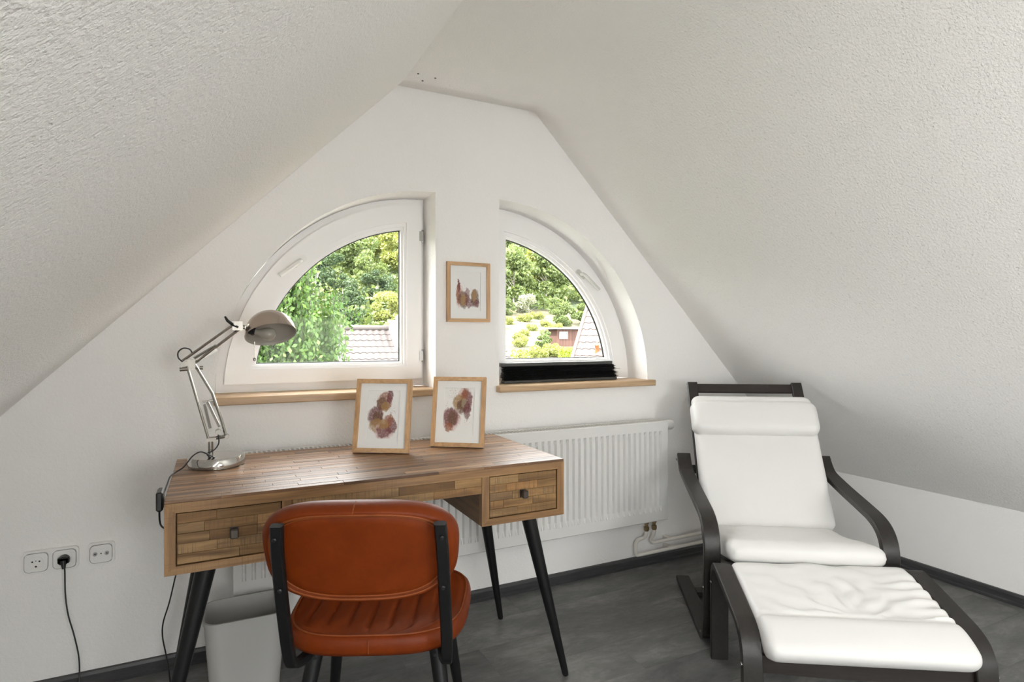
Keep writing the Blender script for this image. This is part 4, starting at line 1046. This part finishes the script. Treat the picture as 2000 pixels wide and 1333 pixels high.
# right window: bushes on the meadow and around the shed
for k, x, y, s, rz in ((1, 35.4, 52.5, 1.35, .3), (1, 31.9, 52, 1.0, 1.3), (0, 28.9, 54.5, .55, 2.0), (2, 32.0, 59.5, 1.0, .5), (1, 22.35, 39.2, .58, .2), (0, 38.9, 56, 1.2, 1.9), (1, 41.8, 57.0, 1.1, 2.4), (1, 35.2, 58.8, .80, 3.4), (0, 27.0, 49.5, .42, .6), (0, 26.2, 53, .5, 1.1), (0, 29.3, 49.0, .5, 2.2), (1, 33.5, 47.0, .7, .9),
                       (0, 16.9, 33.5, .95, .4), (0, 19.6, 35.6, .70, 1.6), (0, 15.1, 30.8, .9, 2.6), (0, 17.9, 31.0, .75, 3.3), (0, 19.5, 31.3, .55, 4.4), (0, 21.6, 37.0, .55, 4.0), (0, 24.4, 46.0, .38, 1.0), (0, 24.0, 50.5, .45, 3.0), (1, 28.6, 58.5, .75, 1.2), (0, 25.2, 57.5, .6, 2.0), (0, 31.2, 56.0, .5, .2), (0, 22.2, 43.0, .4, 5.2), (0, 20.9, 40.2, .42, 2.5), (0, 29.6, 51.6, .4, 5.5), (0, 21.9, 47.0, .45, .4)):
    put(bushes[k], x, y, s, rz, 0)
# shrub layer that covers the ground of the woodland
m = MB(); pts = []; rg = random.Random(17)
while len(pts) < 62000:
    y = 44+rg.random()**.8*72; r = rg.uniform(-.06, .86); x = r*y
    if r > .40 and y < 62.5+2*math.sin(x*.5): continue
    h = 1.1+1.5*mnoise.noise(Vector((x*.33, y*.33, 2.0)))
    if h < .1: continue
    pts.append((x, y, gz(x, y)+h*(1-rg.random()**2*.8)))
leaves(m, pts, .40, rg)
m.build('undergrowth', 'leaf_mid', hill, kind='stuff', label='dense green shrub layer covering the wooded slope')
# clipped hedge in front of the shed
hg = thing('hedge', 'bright green clipped hedge below the brown shed', 'hedge', (22.3, 33.2, gz(22.3, 33.2)), 0)
m = MB(); pts = []; rg = random.Random(9)
for k in range(5200):
    f = rg.choice('ttfffl'); x, y, z = rg.uniform(-1.9, 2.4), rg.uniform(-.5, .5), rg.uniform(0, 2.1)
    if f == 't': z = 2.1+rg.gauss(0, .05)
    elif f == 'f': y = -.5+rg.gauss(0, .05)
    else: x = -1.9+rg.gauss(0, .05)
    if x < -.4: z *= .66
    pts.append((x, y, z))
leaves(m, pts, .11, rg); m.build('foliage', 'leaf_hedge', hg, local=True, kind='stuff')
MB().box((-1.75, -.36, 0), (-.5, .36, 1.2)).box((-.5, -.36, 0), (2.3, .36, 1.95)).build('branch_core', 'leaf_dark', hg, local=True)

# brown timber shed on the slope
SX0, SX1, SY0, SY1, SZ = 24.0, 29.6, 40.0, 41.3, .15
shed = thing('garden_shed', 'brown timber shed with flat grey roof and white window on the hillside', 'shed', ((SX0+SX1)/2, (SY0+SY1)/2, SZ))
nb = 20; bw_ = (SX1-SX0)/nb
for k in range(nb): MB().cbox((SX0+k*bw_+.006, SY0, SZ-.4), (SX0+(k+1)*bw_-.006, SY0+.04, SZ+1.62), .006).build('board', 'shed_wood', shed)
MB().box((SX0, SY0+.04, SZ-.4), (SX1, SY1, SZ+1.62)).build('shed_body', 'shed_wood', shed)
MB().cbox((SX0-.45, SY0-.35, SZ+1.62), (SX1+.4, SY1+.3, SZ+1.76), .01, Matrix.Identity(4)).build('roof', 'shed_roof', shed)
w = MB()
wx0, wx1, wz0, wz1 = 24.22, 24.98, SZ+.86, SZ+1.44
for a, b in (((wx0, wz0), (wx1, wz0+.10)), ((wx0, wz1-.10), (wx1, wz1)), ((wx0, wz0+.10), (wx0+.10, wz1-.10)), ((wx1-.10, wz0+.10), (wx1, wz1-.10))): w.box((a[0], SY0-.05, a[1]), (b[0], SY0-.0005, b[1]))
wo = w.build('window', 'render_white', shed)
MB().box((wx0+.1, SY0-.02, wz0+.1), (wx1-.1, SY0-.001, wz1-.1)).build('pane', 'shed_glass', wo)

# neighbouring houses: tiled roofs below and beside the windows
def tile_mesh(w, l):
    """one pantile: a shallow S across its width, butt edge raised"""
    m = MB(); n = 6; vs = []
    for r_, zz in ((0, .028), (l*1.12, .004)):
        for i in range(n+1):
            t = i/n; vs.append((w*1.04*t, r_, zz+.020*math.sin(t*2*PI)))
    vs += [(x, y, z-.022) for x, y, z in vs[:n+1]]
    fs = [(i, i+1, n+2+i, n+1+i) for i in range(n)]+[(2*n+2+i, 2*n+3+i, i+1, i) for i in range(n)]
    m.add(vs, fs); return m
def tiled(parent, origin, udir, vdir, w, l, cols, rows, mat, keep=None):
    M = Matrix.Translation(origin) @ Matrix(((udir.x, vdir.x, udir.cross(vdir).x, 0), (udir.y, vdir.y, udir.cross(vdir).y, 0), (udir.z, vdir.z, udir.cross(vdir).z, 0), (0, 0, 0, 1)))
    proto = None; c = 0
    for r in range(rows):
        for i in range(cols):
            if keep and not keep(i*w, r*l): continue
            if proto is None:
                proto = tile_mesh(w, l).build('roof_tile', mat, parent, local=True, smooth=True, angle=50); o = proto
            else: o = proto.copy(); COL.objects.link(o); o.parent = parent
            Mi = XF[parent.name].inverted() @ M @ Matrix.Translation((i*w, r*l, 0)); o.matrix_local = Mi; c += 1
    return c
# house seen through the left window
ry, rz0, rx0, rx1 = 24.0, 1.48, 4.25, 11.2; sl = math.radians(38)
hs = thing('house', 'neighbouring house with old pinkish pantile roof and white chimney', 'house', (7.5, 24, -6))
vd = Vector((0, math.cos(sl), math.sin(sl))); ud = Vector((1, 0, 0)); Lr = 4.2
eave = Vector((rx0, ry-Lr*math.cos(sl), rz0-Lr*math.sin(sl)))
tw, tl = (rx1-rx0)/27, Lr/11
tiled(hs, eave+Vector((0, 0, .03)), ud, vd, tw, tl, 27, 11, 'tile_old')
th_ = .10
m = MB(); a = eave; b = Vector((rx0, ry, rz0)); c = Vector((rx0, 2*ry-eave.y, eave.z)); sh_ = Vector((rx1-rx0, 0, 0)); dn = Vector((0, 0, -th_))
m.add([a, a+sh_, b+sh_, b, c+sh_, c, a+dn, a+sh_+dn, b+sh_+dn, b+dn, c+sh_+dn, c+dn], [(0, 1, 2, 3), (3, 2, 4, 5), (7, 6, 9, 8), (8, 9, 11, 10), (0, 3, 9, 6), (3, 5, 11, 9), (1, 7, 8, 2), (2, 8, 10, 4), (0, 6, 7, 1), (5, 4, 10, 11)])
m.build('roof', 'roof_under', hs)
rf = MB()
MB().tube([(rx0-.02, ry, rz0+.06), (rx1, ry, rz0+.06)], .12, 10).build('ridge_cap', 'tile_old', hs, smooth=True)
m = MB(); v0 = eave+Vector((-.10, 0, .09)); v1 = Vector((rx0-.10, ry, rz0+.09)); m.tube([v0, v1], .06, 6).build('verge_board', 'render_white', hs)
MB().prism([(0, 0), (1, 0)] if False else [(rx0+.3, -6.0), (rx1-.3, -6.0), (rx1-.3, eave.z+.1), (rx0+.3, eave.z+.1)], eave.y+.35, 2*ry-eave.y-.35).build('wall', 'house_wall', hs)
chx, chy = 6.36, ry-.55
ch = MB().box((chx, chy-.45, rz0-1.0), (chx+.55, chy+.45, rz0+.30)).build('chimney', 'render_white', hs)
MB().box((chx-.04, chy-.49, rz0+.30), (chx+.59, chy+.49, rz0+.37)).build('chimney_cap', 'render_white', ch)
MB().box((chx-.08, chy-.52, rz0-.86), (chx+.63, chy-.452, rz0-.70)).build('flashing', 'lead_grey', ch)
MB().tube([(chx+.2, chy, rz0+.37), (chx+.2, chy, rz0+.55)], .07, 8).build('chimney_pot', 'lead_grey', ch, smooth=True)
# steep gabled roof seen through the right window
h2 = thing('house', 'neighbouring house with steep pale red tile roof and an orange roof vent', 'house', (12, 13, -6))
sl2 = math.radians(50); r2 = Vector((.6, -.8, 0)); u2 = Vector((.8, .6, 0)); vd2 = u2*math.cos(sl2)+Vector((0, 0, math.sin(sl2)))
ap = Vector((7.95, 13.20, -.80)); L2 = 4.3; W2, R2 = .205, .24; RL = 6.0
tiled(h2, ap, r2, vd2, W2, R2, 15, 18, 'tile_new')
tp = ap+vd2*L2; bk = ap+u2*(2*L2*math.cos(sl2)); ex = r2*RL; n2 = r2.cross(vd2).normalized()
o3 = n2*-.02
m = MB(); A = [ap+o3, tp+o3, bk, bk+Vector((0, 0, -.12)), tp+Vector((0, 0, -.16)), ap+Vector((0, 0, -.14))]; B = [p+ex for p in A]
m.add(A+B, [tuple(range(5, -1, -1)), tuple(range(6, 12))]+[(i, (i+1) % 6, 6+(i+1) % 6, 6+i) for i in range(6)])
m.build('roof', 'roof_under', h2)
m = MB().tube([ap-r2*.04+n2*.02, tp-r2*.04+n2*.02], .06, 8); m.build('verge_tile', 'tile_new', h2, smooth=True)
a0, b0 = ap+u2*.35+r2*.3, bk-u2*.35+r2*.3; pk = tp+r2*.3+Vector((0, 0, -.55))
A = [Vector((a0.x, a0.y, -6.3)), Vector((a0.x, a0.y, ap.z+.1)), pk, Vector((b0.x, b0.y, bk.z+.1)), Vector((b0.x, b0.y, -6.3))]; B = [p+r2*(RL-.6) for p in A]
MB().add(A+B, [tuple(range(5)), tuple(range(9, 4, -1))]+[(i, (i+1) % 5, 5+(i+1) % 5, 5+i) for i in range(5)]).build('wall', 'house_wall', h2)
vp = ap+vd2*2.05+r2*.62+n2*.06
MB().tube(catmull([vp+Vector((.05, .08, -.10)), vp+Vector((.03, 0, .06)), vp+Vector((-.02, -.05, .14)), vp+Vector((-.06, -.10, .20))], 4), [.06]*12+[.045], 8).build('roof_vent', 'terracotta', h2, smooth=True)

# birch close to the left window
bt = thing('birch_tree', 'large birch with hanging leafy branches beside the left window', 'tree', (1.35, 9.4, gz(1.35, 9.4)))
rg = random.Random(31); m = MB(); tw = MB()
base_z = gz(1.35, 9.4)
tr_ = MB().tube([(1.0, 9.6, base_z-.2), (.98, 9.62, -3), (.95, 9.6, 0), (.9, 9.6, 2.4), (.9, 9.6, 4.2)], [.22, .19, .15, .10, .03], 10).build('trunk', 'bark', bt, smooth=True)
pts = []
def inside(x, z):           # silhouette of the hanging crown, right flank drawn in towards the top
    return x < 1.78+.10*math.sin(z*5)+.06*math.sin(z*13)-max(0, z-1.6)*.55
cnt = 0
while cnt < 2300:
    x0 = rg.uniform(-1.3, 1.9); y0 = 9.3+rg.uniform(-1.0, 1.1); zt = rg.uniform(-.6, 4.0)
    if not inside(x0, zt): continue
    ln = rg.uniform(.8, 2.0); k = int(ln/.040); px_, py_ = x0, y0; strand = []
    for i in range(k):
        t = i/k; px_ += rg.gauss(0, .008); py_ += rg.gauss(0, .008); z = zt-ln*t
        if z < -2.2 or not inside(px_, z): break
        strand.append((px_, py_, z))
        for q in range(2): pts.append((px_+rg.gauss(0, .035), py_+rg.gauss(0, .035), z+rg.gauss(0, .02)))
    if len(strand) > 3: tw.tube(strand[::6] if len(strand) > 12 else strand[::2], .0035, 3, caps=False)
    cnt += 1
leaves(m, pts, .050, rg, 1.5, 1.5)
m.build('foliage', 'leaf_birch', bt, kind='stuff'); tw.build('twigs', 'twig_brown', bt, kind='stuff')
MB().tube([(.95, 9.6, .4), (1.2, 9.4, 1.5), (1.4, 9.3, 2.2)], [.05, .035, .015], 6).tube([(.93, 9.6, -.6), (.3, 9.4, .7), (-.5, 9.2, 1.6)], [.05, .04, .02], 6).tube([(.92, 9.6, 1.2), (.4, 9.8, 2.6), (-.2, 9.9, 3.2)], [.05, .035, .02], 6).build('branch', 'bark', bt, smooth=True)
